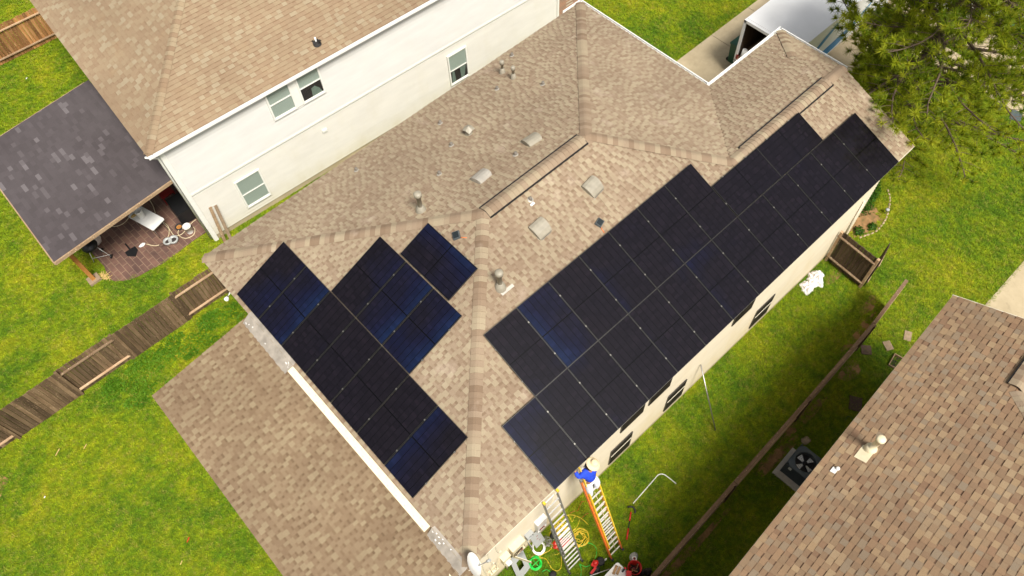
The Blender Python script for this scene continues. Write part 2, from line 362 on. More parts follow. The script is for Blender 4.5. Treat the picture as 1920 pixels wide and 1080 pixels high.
def grass_mat(name, lift=1.0):
    t = NT(name); v = t.pos(); a = t.noise(v, 0.42, 5, 0.6, 0.4); b = t.noise(v, 2.2, 5, 0.7); cc = t.noise(v, 9, 4, 0.75)
    k = t.math('ADD', t.math('MULTIPLY', a, 0.50), t.math('ADD', t.math('MULTIPLY', b, 0.36), t.math('MULTIPLY', cc, 0.24)))
    L = lambda c: tuple(x * lift for x in c)
    c = t.ramp(k, [(0.40, L((0.052, 0.130, 0.003))), (0.49, L((0.110, 0.198, 0.003))), (0.57, L((0.195, 0.262, 0.003))), (0.65, L((0.28, 0.300, 0.006))), (0.76, L((0.40, 0.33, 0.03)))])
    oi = t.n('ShaderNodeObjectInfo')
    c = t.mix(1.0, c, t.ramp(oi.outputs['Random'], [(0, (0.55, 0.58, 0.55)), (1, (1.4, 1.38, 1.4))]), 'MULTIPLY')
    w1 = t.n('ShaderNodeTexWhiteNoise', noise_dimensions='1D'); t.l(t.math('MULTIPLY', oi.outputs['Random'], 913.0), w1.inputs['W'])
    c = t.mix(t.ramp(w1.outputs['Value'], [(0.88, (0, 0, 0)), (0.94, (0.55, 0.55, 0.55))]), c, (0.33 * lift, 0.26 * lift, 0.06 * lift))
    return t.done(c, 0.75, 0, 0.25)
M['grass'] = grass_mat('lawn grass', 1.0)
M['lawn'] = grass_mat('lawn thatch', 0.62)
def dirt_mat():
    t = NT('bare orange soil'); f = t.noise(t.pos(), 4, 7, 0.7, 0.5)
    return t.done(t.ramp(f, [(0.3, (0.13, 0.10, 0.03)), (0.48, (0.27, 0.15, 0.06)), (0.7, (0.42, 0.23, 0.10))]), 0.95)
M['dirt'] = dirt_mat()
def needle_mat(name, a, b, c):
    t = NT(name); r = t.attr(); col = t.ramp(r, [(0, a), (0.55, b), (1, c)]); t.done(col, 0.6, 0, 0.3)
    tr = t.n('ShaderNodeBsdfTranslucent'); t.l(col, tr.inputs[0]); mx = t.n('ShaderNodeMixShader'); mx.inputs[0].default_value = 0.5
    t.l(t.p.outputs[0], mx.inputs[1]); t.l(tr.outputs[0], mx.inputs[2]); t.l(mx.outputs[0], t.out.inputs[0]); return t.mat
M['needle'] = needle_mat('pine needles', (0.12, 0.20, 0.008), (0.38, 0.44, 0.018), (0.68, 0.62, 0.07))
M['leaf'] = needle_mat('shrub leaves', (0.02, 0.07, 0.004), (0.05, 0.15, 0.008), (0.11, 0.25, 0.02))

M['weed'] = needle_mat('bright weed leaves', (0.05, 0.14, 0.005), (0.10, 0.25, 0.008), (0.19, 0.35, 0.02))

# ---------------------------------------------------------------- building kit
def span(poly, w):
    xs = []
    n = len(poly)
    for i in range(n):
        (x0, y0), (x1, y1) = poly[i], poly[(i + 1) % n]
        if (y0 <= w < y1) or (y1 <= w < y0): xs.append(x0 + (x1 - x0) * (w - y0) / (y1 - y0))
    return (min(xs), max(xs)) if len(xs) >= 2 else None
def shingles(mb, O, u, sd, slope, poly, seed, course=0.137, tab=(0.075, 0.17), cut=(0.06, 0.14), t1=0.017, t2=0.009, tone=(0.34, 0.66, 0.6, 1.0), hi=None, deck=True, band=0.25, bandq=0.5):
    """laminated shingles laid in courses over the polygon (u, w) where w runs up-slope in plan"""
    rng = random.Random(seed); O = V(O); u = V(u); sd = V(sd); k = math.sqrt(1 + slope * slope)
    up = (sd + V((0, 0, slope))) / k; nn = u.cross(up)
    if nn.z < 0: nn = -nn
    P = lambda a, s, h: O + u * a + up * s + nn * h
    if deck: mb.poly([P(a, w * k, 0.0) for a, w in poly], 0.3)
    smax = max(w for a, w in poly) * k; s = 0.0
    while s < smax - 0.02:
        e = min(s + course, smax); sp = span(poly, (s * 0.5 + e * 0.5) / k)
        if sp is None: s = e; continue
        a, b = sp; x = a; raised = rng.random() < 0.5; lasttone = 0.5
        base = rng.uniform(-0.04, 0.04)
        while x < b - 1e-4:
            w = rng.uniform(*(tab if raised else cut)); x2 = min(b, x + w)
            if b - x2 < 0.05: x2 = b
            if raised:
                r = rng.uniform(tone[2], tone[3]) if rng.random() < 0.7 else rng.uniform(tone[0], tone[1] + 0.1)
            else:
                r = rng.uniform(tone[0], tone[1])
            if hi: r = hi(rng)
            r = min(1, max(0, r + base)); h = t1 + (t2 if raised else 0)
            if raised or band <= 0:
                mb.poly([P(x, s, h), P(x2, s, h), P(x2, e, 0.002 + (t2 * 0.8 if raised else 0)), P(x, e, 0.002 + (t2 * 0.8 if raised else 0))], r)
            else:                                  # darker granule band along the top of the lower layer
                q_ = s + (e - s) * rng.uniform(bandq, bandq + 0.12); hq = h + (0.002 - h) * (q_ - s) / (e - s)
                mb.poly([P(x, s, h), P(x2, s, h), P(x2, q_, hq), P(x, q_, hq)], r)
                mb.poly([P(x, q_, hq), P(x2, q_, hq), P(x2, e, 0.002), P(x, e, 0.002)], max(0, r - band))
            mb.poly([P(x, s, -0.002), P(x2, s, -0.002), P(x2, s, h), P(x, s, h)], r * 0.5)
            if raised:
                mb.poly([P(x, s, 0), P(x, s, h), P(x, e, t2)], r * 0.6); mb.poly([P(x2, s, 0), P(x2, s, h), P(x2, e, t2)], r * 0.6)
            x = x2; raised = not raised
        s = e
def caps(mb, A, B, dl, dr, seed, width=0.165, expo=0.15, lift=0.042, tone=(0.1, 0.95)):
    """overlapping bent cap shingles along a ridge or hip from A (low end) to B"""
    rng = random.Random(seed); A = V(A); B = V(B); d = B - A; L = d.length; d.normalize()
    sd = d.cross(V((0, 0, 1))).normalized(); n = max(1, int(L / expo)); st = L / n
    for i in range(n):
        p0 = A + d * (i * st); p1 = A + d * ((i + 1) * st + 0.02); r = rng.uniform(*tone)
        def prof(p, h):
            out = []
            for q in (-1, -0.55, -0.2, 0.2, 0.55, 1):
                drop = (dl if q < 0 else dr) * abs(q) * width
                rnd = 0.012 * (1 - q * q)
                out.append(p + sd * (q * width) + V((0, 0, lift + h - drop + rnd - 0.012)))
            return out
        a = prof(p0, 0.016); b = prof(p1, 0.002)
        for j in range(5): mb.poly([a[j], a[j + 1], b[j + 1], b[j]], r)
        for j in range(5): mb.poly([a[j] - V((0, 0, 0.02)), a[j + 1] - V((0, 0, 0.02)), a[j + 1], a[j]], r * 0.5)
def lap(mb, a, b, z0, z1, n, expo=0.13, r=0.5, m=0, holes=()):
    """lap siding on the wall line a-b (plan), outward normal n"""
    a = V((a[0], a[1], 0)); b = V((b[0], b[1], 0)); n = V(n); z = z0; up = V((0, 0, 1))
    while z < z1 - 0.005:
        e = min(z + expo, z1)
        mb.poly([a + up * z + n * 0.03, b + up * z + n * 0.03, b + up * e + n * 0.003, a + up * e + n * 0.003], r, m)
        mb.poly([a + up * z, b + up * z, b + up * z + n * 0.03, a + up * z + n * 0.03], r, m)
        z = e
    mb.poly([a + up * z0, b + up * z0, b + up * z1, a + up * z1], r, m)
def window(parent, F, w, h, style='blind', label=None, frame_m='trim', fw=0.055, rail=True, fd=0.07):
    """F: local frame, x along the wall, y up, z outward, origin at the lower left corner"""
    f = MB(F)
    f.box((w / 2, -fw / 2, fd / 2), (w + 2 * fw, fw, fd)); f.box((w / 2, h + fw / 2, fd / 2), (w + 2 * fw, fw, fd))
    f.box((-fw / 2, h / 2, fd / 2 - .001), (fw, h - 0.004, fd - .002)); f.box((w + fw / 2, h / 2, fd / 2 - .001), (fw, h - 0.004, fd - .002))
    fo = f.build('window', M[frame_m], parent)
    if label: fo['label'] = label
    if rail:
        g = MB(F); g.box((w / 2, h * 0.47 if style != 'screen' else h * 0.62, 0.045 if style != 'screen' else 0.038), (w - 0.004, 0.045 if style != 'screen' else 0.018, 0.02 if style != 'screen' else 0.012)); g.build('sash_rail', M[frame_m if style != 'screen' else 'trim_cream'], fo)
        if style != 'screen': g = MB(F); g.box((w / 2, 0.02, 0.042), (w - 0.004, 0.036, 0.024)); g.build('bottom_rail', M[frame_m], fo)
    p = MB(F)
    if style == 'screen':
        p.box((w / 2, h / 2, 0.026), (w - 0.002, h - 0.002, 0.012)); p.build('screen', M['screen'], fo)
    elif style == 'blind':
        p.box((w / 2, h / 2, 0.02), (w - 0.002, h - 0.002, 0.006)); p.build('blind', M['blind'], fo)
        q = MB(F); q.box((w / 2, h / 2, 0.032), (w - 0.002, h - 0.002, 0.004)); q.build('pane', M['glass'], fo)
    else:
        top = MB(F); top.box((w / 2, h * 0.73, 0.02), (w - 0.002, h * 0.54, 0.006)); top.build('blind', M['blind'], fo)
        p.box((w / 2, h * 0.23, 0.014), (w - 0.002, h * 0.46, 0.006)); p.build('dark_room', M['bin_in'], fo)
        c = MB(F)
        if style == 'curtain':
            for x0, x1, x2, x3 in ((0.06, 0.3, 0.24, 0.14), (0.62, 0.8, 0.98, 0.58)):
                c.poly([(w * x0, 0.03, 0.021), (w * x1, 0.03, 0.021), (w * x2, h * 0.46, 0.021), (w * x3, h * 0.46, 0.021)])
        else:
            c.poly([(w * 0.45, 0.03, 0.021), (w * 0.95, 0.03, 0.021), (w * 0.85, h * 0.2, 0.021), (w * 0.68, h * 0.33, 0.021), (w * 0.5, h * 0.3, 0.021)])
        c.build('curtain', M['curtain'], fo)
        q = MB(F); q.box((w / 2, h / 2, 0.032), (w - 0.002, h - 0.002, 0.004)); q.build('pane', M['glass'], fo)
    return fo
# ================================================================ ground, paving, lawns
g = MB(); g.poly([(-150, -150, 0), (250, -150, 0), (250, 250, 0), (-150, 250, 0)])
tag(g.build('ground', M['lawn']), kind='structure')
d = MB()
def slabxy(mb, pts, z0, z1, r=0.5):
    mb.poly([(x, y, z1) for x, y in pts], r)
    for i in range(len(pts)):
        a = pts[i]; b = pts[(i + 1) % len(pts)]; mb.poly([(a[0], a[1], z0), (b[0], b[1], z0), (b[0], b[1], z1), (a[0], a[1], z1)], r)
slabs = []
y0s = 8.3
x = 16.0
while x < 28.0:                                   # driveway bays with open joints
    slabxy(d, [(x, y0s), (x + 2.45, y0s), (x + 2.45, 13.95), (x, 13.95)], 0, 0.03, 0.5); x += 2.47
tag(d.build('driveway', M['concrete']), kind='structure')
s = MB(); x = -8.0
while x < 40:
    slabxy(s, [(28.35, x), (29.65, x), (29.65, x + 1.48), (28.35, x + 1.48)], 0, 0.034, 0.5); x += 1.5
tag(s.build('sidewalk', M['concrete']), kind='structure')
s = MB(); slabxy(s, [(30.2, -40), (30.36, -40), (30.36, 60), (30.2, 60)], 0, 0.13); tag(s.build('kerb', M['concrete']), kind='structure')
s = MB(); s.poly([(30.36, -40, 0.008), (60, -40, 0.008), (60, 60, 0.008), (30.36, 60, 0.008)]); tag(s.build('street', M['asphalt']), kind='structure')
s = MB(); slabxy(s, [(17.2, -7), (28.3, -7), (28.3, -0.92), (17.2, -0.92)], 0, 0.03); tag(s.build('neighbour_driveway', M['concrete']), kind='structure')
# paved patio of the white house with a wavy outer edge
edge = [gp(*q) for q in ((196, 500), (207, 524), (228, 527), (252, 522), (282, 506), (305, 495), (335, 473), (365, 450), (392, 432), (405, 418))]
edge = smooth(edge, 5)
pts = [(q.x, q.y) for q in edge] + [(3.0, 20.3), (3.0, 26.5), (-1.75, 26.5)]
s = MB(); slabxy(s, pts, 0, 0.03); tag(s.build('patio_paving', M['paver']), kind='structure')
s = MB(); slabxy(s, [(-2.0, 3.9), (1.4, 3.9), (1.4, 12.5), (-2.0, 12.5)], 0, 0.05); tag(s.build('patio_slab', M['concrete']), kind='structure')
# bare earth: flower bed, worn patches along the fence lines
def patch(mb, c, rx, ry, seed, z=0.012):
    rg = random.Random(seed); n = 26; ring = []
    ph = [rg.uniform(0, 6.28) for _ in range(3)]
    for i in range(n):
        a = 2 * math.pi * i / n; q = 1 + 0.16 * math.sin(2 * a + ph[0]) + 0.12 * math.sin(3 * a + ph[1]) + 0.08 * math.sin(7 * a + ph[2]); ring.append((c[0] + rx * q * math.cos(a), c[1] + ry * q * math.sin(a), z))
    mb.poly(ring)
PATCHES = [((19.75, 4.0), 1.05, 0.62), ((15.85, 1.35), 0.9, 0.16), ((16.9, 1.75), 0.5, 0.16), ((2.2, 36.6), 1.8, 0.5), ((-8.0, 16.5), 0.5, 0.5),
           ((12.0, 0.8), 1.2, 0.14), ((17.0, 3.2), 0.5, 0.12), ((6.5, 0.6), 1.4, 0.12), ((14.4, 0.75), 0.4, 0.3), ((10.4, 0.62), 0.9, 0.2)]
s = MB()
for i, (c, rx, ry) in enumerate(PATCHES): patch(s, c, rx, ry, i, 0.010 + i * 0.0003)
tag(s.build('bare_soil', M['dirt']), kind='structure')

# lawn blades: one mass of grass
tuft = MB(); rg = random.Random(5)
for i in range(9):
    a = rg.uniform(0, 6.28); rr = rg.uniform(0, 0.05); x, y = rr * math.cos(a), rr * math.sin(a); b = rg.uniform(0, 6.28); ln = rg.uniform(0.03, 0.075); hh = rg.uniform(0.018, 0.055); w = 0.009
    tuft.poly([(x - w * math.sin(b), y + w * math.cos(b), 0), (x + w * math.sin(b), y - w * math.cos(b), 0), (x + ln * math.cos(b), y + ln * math.sin(b), hh)])
tuft_o = tuft.build('grass_tuft_source', M['grass']); COL.objects.unlink(tuft_o)
def inpoly(x, y, P):
    c = False; j = len(P) - 1
    for i in range(len(P)):
        if (P[i][1] > y) != (P[j][1] > y) and x < (P[j][0] - P[i][0]) * (y - P[i][1]) / (P[j][1] - P[i][1]) + P[i][0]: c = not c
        j = i
    return c
PAVE = pts
lawn = MB(); cell = 0.25; rgl = random.Random(77)
LAWNS = [(-11, 1, 12, 36), (-11, -1.2, 1, 12), (1, 2.8, 12.4, 21), (2, -3.2, 19, 3.95), (1.4, 14.8, 19, 19.9), (0.5, -1, 3, 5), (18.6, -0.9, 28.3, 9.5), (16.6, 13.97, 28.3, 26), (28.3, -6, 30.2, 30), (17.2, -0.9, 18.7, 3.9), (-4, 36, 3, 41), (-12, 36, -4, 41), (1, 21, 2.2, 36)]
seen = set()
for (x0, y0, x1, y1) in LAWNS:
    i0 = int(math.floor(x0 / cell)); i1 = int(math.ceil(x1 / cell)); j0 = int(math.floor(y0 / cell)); j1 = int(math.ceil(y1 / cell))
    for i in range(i0, i1):
        for j in range(j0, j1):
            if (i, j) in seen: continue
            cx, cy = (i + .5) * cell, (j + .5) * cell
            if inpoly(cx, cy, PAVE): continue
            if 15.9 < cx < 28.2 and 8.3 < cy < 13.97: continue
            if 28.35 < cx < 29.65: continue
            if 17.2 < cx < 28.3 and cy < -0.95: continue
            if 1.4 < cx < 18.7 and 3.95 < cy < 14.9: continue
            if -2.0 < cx < 1.4 and 3.9 < cy < 12.5: continue
            if any(((cx - c[0]) / rx) ** 2 + ((cy - c[1]) / ry) ** 2 < 0.6 for c, rx, ry in PATCHES[:1]): continue
            if any(((cx - c[0]) / rx) ** 2 + ((cy - c[1]) / ry) ** 2 < 1.0 for c, rx, ry in PATCHES[1:]) and rgl.random() < 0.38: continue
            seen.add((i, j)); x, y = i * cell, j * cell
            lawn.poly([(x, y, 0.004), (x + cell, y, 0.004), (x + cell, y + cell, 0.004), (x, y + cell, 0.004)])
lo = lawn.build('grass', M['lawn']); tag(lo, 'green lawn grass mottled with yellow patches around the houses', 'grass', kind='stuff')
ng = bpy.data.node_groups.new('lawn blades', 'GeometryNodeTree')
ng.interface.new_socket('Geometry', in_out='INPUT', socket_type='NodeSocketGeometry'); ng.interface.new_socket('Geometry', in_out='OUTPUT', socket_type='NodeSocketGeometry')
gi = ng.nodes.new('NodeGroupInput'); go = ng.nodes.new('NodeGroupOutput')
dp = ng.nodes.new('GeometryNodeDistributePointsOnFaces'); dp.inputs['Density'].default_value = 330
ip = ng.nodes.new('GeometryNodeInstanceOnPoints'); oi = ng.nodes.new('GeometryNodeObjectInfo'); oi.inputs['Object'].default_value = tuft_o
rv = ng.nodes.new('FunctionNodeRandomValue'); rv.data_type = 'FLOAT_VECTOR'; rv.inputs[0].default_value = (-0.1, -0.1, 0); rv.inputs[1].default_value = (0.1, 0.1, 6.28)
rs = ng.nodes.new('FunctionNodeRandomValue'); rs.data_type = 'FLOAT'; rs.inputs[2].default_value = 0.6; rs.inputs[3].default_value = 1.5
jn = ng.nodes.new('GeometryNodeJoinGeometry')
ng.links.new(gi.outputs[0], dp.inputs[0]); ng.links.new(dp.outputs['Points'], ip.inputs['Points']); ng.links.new(oi.outputs['Geometry'], ip.inputs['Instance'])
ng.links.new(rv.outputs[0], ip.inputs['Rotation']); ng.links.new(rs.outputs[1], ip.inputs['Scale'])
ng.links.new(gi.outputs[0], jn.inputs[0]); ng.links.new(ip.outputs[0], jn.inputs[0]); ng.links.new(jn.outputs[0], go.inputs[0])
md = lo.modifiers.new('blades', 'NODES'); md.node_group = ng

# ================================================================ the house with the solar panels
ZE = 4.945; SL = 0.395
AX, BY, ZZ = V((1, 0, 0)), V((0, 1, 0)), V((0, 0, 1))
H = thing('shingled_house', 'two storey cream house with long tan hip roof carrying the black solar panels', 'house', (9, 9.4, 0))
wl = MB()
for a, b, n in (((1.45, 3.92), (18.75, 3.92), (0, -1, 0)), ((18.75, 3.92), (18.75, 9.1), (1, 0, 0)), ((18.75, 9.1), (16.1, 9.1), (0, 1, 0)), ((16.1, 9.1), (16.1, 14.9), (1, 0, 0)), ((16.1, 14.9), (1.45, 14.9), (0, 1, 0)), ((1.45, 14.9), (1.45, 3.92), (-1, 0, 0))):
    lap(wl, a, b, 0.25, 4.82, n, 0.13)
wl.poly([(18.75, 3.92, 4.8), (18.75, 9.1, 4.8), (18.75, 6.54, 5.95)])
wall = wl.build('wall', M['siding_tan'], H)
f = MB(); f.box((10.1, 9.4, 0.12), (17.3, 11.0, 0.26)); f.build('foundation', M['concrete'], H)
rf = MB()
k = SL
shingles(rf, (0, 3.58, ZE), AX, BY, SL, [(1.07, 0), (18.9, 0), (18.9, 2.96), (13.58, 2.96), (10.64, 5.84), (6.91, 5.84)], 1)
shingles(rf, (0, 15.26, ZE), AX, -BY, SL, [(1.07, 0), (16.48, 0), (10.64, 5.84), (6.91, 5.84)], 2)
shingles(rf, (1.07, 0, ZE), BY, AX, SL, [(3.58, 0), (15.26, 0), (9.42, 5.84)], 3)
shingles(rf, (16.48, 0, ZE), BY, -AX, SL, [(9.48, 0), (15.26, 0), (9.42, 5.84), (6.54, 2.92)], 4)
shingles(rf, (0, 9.48, ZE), AX, -BY, SL, [(16.48, 0), (20.2, 0), (18.9, 1.3), (18.9, 2.94), (13.56, 2.94)], 5)
shingles(rf, (20.2, 0, ZE), BY, -AX, SL, [(6.9, 0), (9.48, 0), (8.18, 1.3), (6.9, 1.3)], 6)
# soffits and gable closures under the deck
roof = rf.build('roof', M['shingle'], H)
so_ = MB()
so_.poly([(1.1, 3.62, 4.86), (18.88, 3.62, 4.86), (18.88, 9.4, 4.86), (20.1, 9.4, 4.86), (20.1, 9.45, 4.86), (16.45, 9.45, 4.86), (16.45, 15.2, 4.86), (1.1, 15.2, 4.86)])
so_.poly([(18.9, 6.9, 4.855), (20.18, 6.9, 4.855), (20.18, 9.46, 4.855), (18.9, 9.46, 4.855)])
so_.build('soffit', M['soffit'], roof)
fa = MB()
def fascia(a, b): fa.bar((a[0], a[1], 4.875), (b[0], b[1], 4.875), 0.03, 0.125)
fascia((1.07, 3.595), (18.9, 3.595)); fascia((1.085, 3.62), (1.085, 15.24)); fascia((1.1, 15.245), (16.4, 15.245))
fa.bar((18.885, 3.6, 4.875), (18.885, 6.54, 6.045), 0.03, 0.125); fa.bar((18.885, 9.4, 4.925), (18.885, 6.54, 6.04), 0.03, 0.12)
fa.bar((20.18, 6.92, 4.87), (18.95, 6.92, 5.36), 0.03, 0.12)
fa.build('fascia', M['trim_cream'], roof)
de = MB(); de.bar((1.07, 3.572, ZE - 0.002), (18.9, 3.572, ZE - 0.002), 0.018, 0.012); de.build('drip_edge', M['trim_cream'], roof)
cp = MB()
hipd = SL * math.cos(rad(45))
caps(cp, (1.12, 3.63, ZE + .02), (6.91, 9.42, 7.252), hipd, hipd, 11)
caps(cp, (1.12, 15.21, ZE + .02), (6.91, 9.42, 7.252), hipd, hipd, 12)
caps(cp, (16.43, 15.21, ZE + .02), (10.64, 9.42, 7.252), hipd, hipd, 13)
caps(cp, (13.60, 6.54, 6.115), (10.64, 9.42, 7.252), hipd, hipd, 14)
caps(cp, (18.9, 6.54, 6.115), (18.1, 6.54, 6.115), SL, SL, 16); caps(cp, (14.2, 6.54, 6.115), (13.56, 6.54, 6.115), SL, SL, 17)
caps(cp, (20.15, 9.43, ZE + .02), (18.9, 8.18, 5.46), hipd, hipd, 15)
cp.lathe((6.93, 9.42, 7.235), [(0.27, -0.075), (0.16, 0.0), (0.04, 0.035), (0.0, 0.037)], 14, 0.55); cp.lathe((10.62, 9.42, 7.235), [(0.27, -0.075), (0.16, 0.0), (0.04, 0.035), (0.0, 0.037)], 14, 0.35)
cp.build('ridge_caps', M['shingle'], roof)
def ridge_vent(x0, x1, y, z, label):
    b = MB(); w = 0.19; hh = 0.055
    # bent shingled cover standing on a black louvre
    c = MB(); caps(c, (x0, y, z + 0.01), (x1, y, z + 0.01), SL, SL, int(x0 * 10), 0.20, 0.15, tone=(0.3, 0.85))
    for sg in (-1, 1):
        y1 = y + sg * 0.21; zz = z - SL * 0.21
        b.bar((x0 - 0.01, y1, zz + 0.035), (x1 + 0.01, y1, zz + 0.035), 0.034, 0.055)
        for xe in (x0, x1): b.bar((xe, y, z + 0.02), (xe, y1, zz + 0.03), 0.014, 0.05)
    o = b.build('ridge_vent', M['black'], H); o['label'] = label; c.build('vent_cap', M['shingle'], o)
ridge_vent(6.98, 10.5, 9.42, 7.252, 'long ridge vent with black louvred sides on the main ridge')
ridge_vent(14.2, 18.1, 6.54, 6.115, 'ridge vent with black louvred sides on the front wing')
# gutters at the front and along the far end of the back eave
gt = MB()
def gutter(mb, a, b, n, w=0.085, z=ZE):
    a = V((*a, 0)); b = V((*b, 0)); n = V(n); c = (a + b) / 2; Z = lambda h: V((0, 0, h))
    mb.bar(a + n * w / 2 + Z(z - 0.10), b + n * w / 2 + Z(z - 0.10), w, 0.012)
    mb.bar(a + n * w + Z(z - 0.045), b + n * w + Z(z - 0.045), 0.022, 0.12); mb.bar(a + n * (w - 0.005) + Z(z + 0.012), b + n * (w - 0.005) + Z(z + 0.012), 0.03, 0.014)
    mb.bar(a + n * 0.006 + Z(z - 0.05), b + n * 0.006 + Z(z - 0.05), 0.012, 0.09)
gutter(gt, (16.5, 15.38), (16.5, 9.6), (1, 0, 0)); gutter(gt, (16.5, 9.5), (20.32, 9.5), (0, 1, 0)); gutter(gt, (20.21, 9.5), (20.21, 6.9), (1, 0, 0)); gutter(gt, (15.7, 15.27), (16.62, 15.27), (0, 1, 0))
gt.build('gutter', M['gutter'], H)
# windows of the long side wall, dark insect screens
for x0, z0, w, h in ((6.4, 0.50, 0.87, 1.12), (8.86, 0.50, 0.80, 1.12), (13.05, 0.50, 0.86, 1.15), (6.64, 2.78, 0.88, 1.4), (7.78, 2.82, 0.85, 1.4), (11.42, 2.80, 0.87, 1.4)):
    window(H, frame((x0, 3.892, z0), (1, 0, 0), (0, 0, 1), (0, -1, 0)), w, h, 'screen', frame_m='bronze', fw=0.02, rail=(z0 < 1), fd=0.034)
# a soil pipe clipped down the front end of the side wall
pz = MB(); pz.tube([(18.2, 3.86, 2.6), (18.2, 3.86, 0.3)], 0.03, 8); pz.build('downpipe', M['trim_cream'], H)

# lower porch roof at the back
pr = MB(); psl = 0.13
shingles(pr, (-2.14, 0, 4.44), BY, AX, psl, [(3.45, 0), (12.78, 0), (12.78, 3.24), (3.45, 3.24)], 21, tone=(0.2, 0.55, 0.35, 0.95))
pro = pr.build('porch_roof', M['shingle_porch'], H)
q = MB(); q.bar((-2.13, 3.45, 4.37), (-2.13, 12.78, 4.37), 0.03, 0.12); q.bar((-2.13, 12.77, 4.375), (1.08, 12.77, 4.79), 0.03, 0.12); q.bar((-2.13, 3.46, 4.375), (1.08, 3.46, 4.79), 0.03, 0.12)
q.poly([(-2.1, 3.5, 4.33), (1.4, 3.5, 4.75), (1.4, 12.75, 4.75), (-2.1, 12.75, 4.33)]); q.build('fascia', M['trim_cream'], pro)
q = MB()
q.poly([(0.78, 10.62, 4.83), (0.80, 12.70, 4.83), (1.07, 12.74, 4.972), (1.07, 10.58, 4.972)]); q.poly([(0.78, 10.62, 4.82), (0.80, 12.70, 4.82), (0.80, 12.70, 4.83), (0.78, 10.62, 4.83)])
q.poly([(1.07, 10.58, 4.972), (1.07, 12.74, 4.972), (1.18, 12.72, 5.005), (1.2, 10.60, 5.012)])
q.build('flashing', M['paintspill'], pro); q = MB(); q.poly([(0.84, 3.65, 4.84), (0.86, 4.86, 4.84), (1.07, 4.88, 4.972), (1.07, 3.63, 4.972)]); q.poly([(1.07, 3.63, 4.972), (1.07, 4.88, 4.972), (1.14, 4.86, 4.992), (1.14, 3.70, 4.992)])
q.build('flashing', M['paintspill'], pro)
sp_ = MB(); rg = random.Random(8)
for (x, y) in [(0.86, 12.6), (0.9, 12.5), (0.93, 12.35), (0.9, 11.7), (1.03, 10.75), (1.0, 10.7), (0.98, 10.8), (0.95, 10.68), (1.02, 4.8), (1.06, 4.7), (1.05, 4.6), (1.08, 4.5), (0.95, 4.62), (0.97, 4.5), (1.04, 4.42), (1.07, 4.2)]:
    z = 4.972 + (x - 1.07) * 0.526 if x < 1.07 else 4.972 + (x - 1.07) * 0.35
    sp_.box((x, y, z + 0.006), (rg.uniform(.012, .03), rg.uniform(.02, .07), 0.006), M=Matrix.Rotation(rg.uniform(-.5, .5), 3, 'Z'))
sp_.build('sealant', M['whiteplastic'], pro)
b = MB(); Mx = Matrix.Rotation(-rad(10), 3, 'Y'); b.box((0.965, 7.73, 5.0), (0.185, 5.62, 0.028), M=Mx)
bo = b.build('ledger_board', M['boardcream'], pro); n_ = MB()
for i in range(34):
    y = 5.05 + i * 0.163; n_.box((0.965 + (0.045 if i % 2 else -0.045), y, 5.0155 + (0.008 if i % 2 else -0.008)), (0.018, 0.018, 0.006))
n_.build('nail_heads', M['alu_dull'], bo)
for y in (3.7, 8.1, 12.5):
    p_ = MB(); p_.box((-1.95, y, 2.19), (0.14, 0.14, 4.3)); p_.build('porch_post', M['trim_cream'], H)

# roof penetrations
NR = V((0, -SL, 1)).normalized(); NB = V((0, SL, 1)).normalized(); NL = V((-SL, 0, 1)).normalized()
def zroof(x, y, side): return ZE + SL * ({'R': y - 3.58, 'B': 15.26 - y, 'L': x - 1.07}[side])
def stub(x, y, side, h=0.13, r=0.045):
    z = zroof(x, y, side); m = MB(); n = {'R': NR, 'B': NB, 'L': NL}[side]
    m.lathe((x, y, z - 0.03), [(r, 0), (r, h + 0.03), (r * 0.8, h + 0.035), (0.0, h + 0.035)], 10)
    o = m.build('stub_vent', M['stubgrey'], H); f_ = MB(); f_.lathe(V((x, y, z)) + n * 0.02, [(0.085, 0), (0.07, 0.008), (r, 0.02)], 10, axis=n); f_.build('flashing', M['vent_grey'], o)
for x, y in ((12.83, 14.85), (11.98, 12.49), (11.16, 13.71), (9.01, 13.94), (8.43, 12.65), (6.11, 14.43), (7.35, 11.85), (9.05, 10.52)): stub(x, y, 'B')
def flue(x, y, side, h, r, label=None, mat='vent', plate=False):
    z = zroof(x, y, side); n = {'R': NR, 'B': NB}[side]; m = MB()
    m.lathe((x, y, z), [(r * 0.62, 0.1), (r * 0.62, h - 0.1), (r, h - 0.1), (r * 1.03, h - 0.05), (r, h), (r * 0.7, h + 0.03), (0, h + 0.035)], 18)
    o = m.build('flue_pipe', M[mat], H)
    if label: o['label'] = label
    c = MB(); c.lathe((x, y, z - 0.02), [(r * 1.45, 0), (r * 1.4, 0.04), (r * 1.0, 0.19), (r * 0.8, 0.2), (r * 0.8, 0.24), (r * 0.62, 0.24)], 18); c.build('storm_collar', M[mat], o)
    if plate:
        e = MB(); up = {'R': V((0, 1, SL)), 'B': V((0, -1, SL))}[side].normalized(); F = frame(V((x, y, z)) + n * 0.026, (1, 0, 0), up, V((1, 0, 0)).cross(up))
        e.M = F; e.box((0.10, -0.15, 0), (0.40, 0.09, 0.006)); e.build('flashing', M['vent_grey'], o)
flue(6.06, 11.01, 'B', 0.74, 0.105, 'tall round capped flue on the back slope')
flue(5.98, 7.79, 'R', 0.72, 0.105, 'tall round capped flue on the panel slope', plate=True)
flue(11.93, 14.32, 'B', 0.5, 0.075); flue(11.85, 13.70, 'B', 0.48, 0.07)
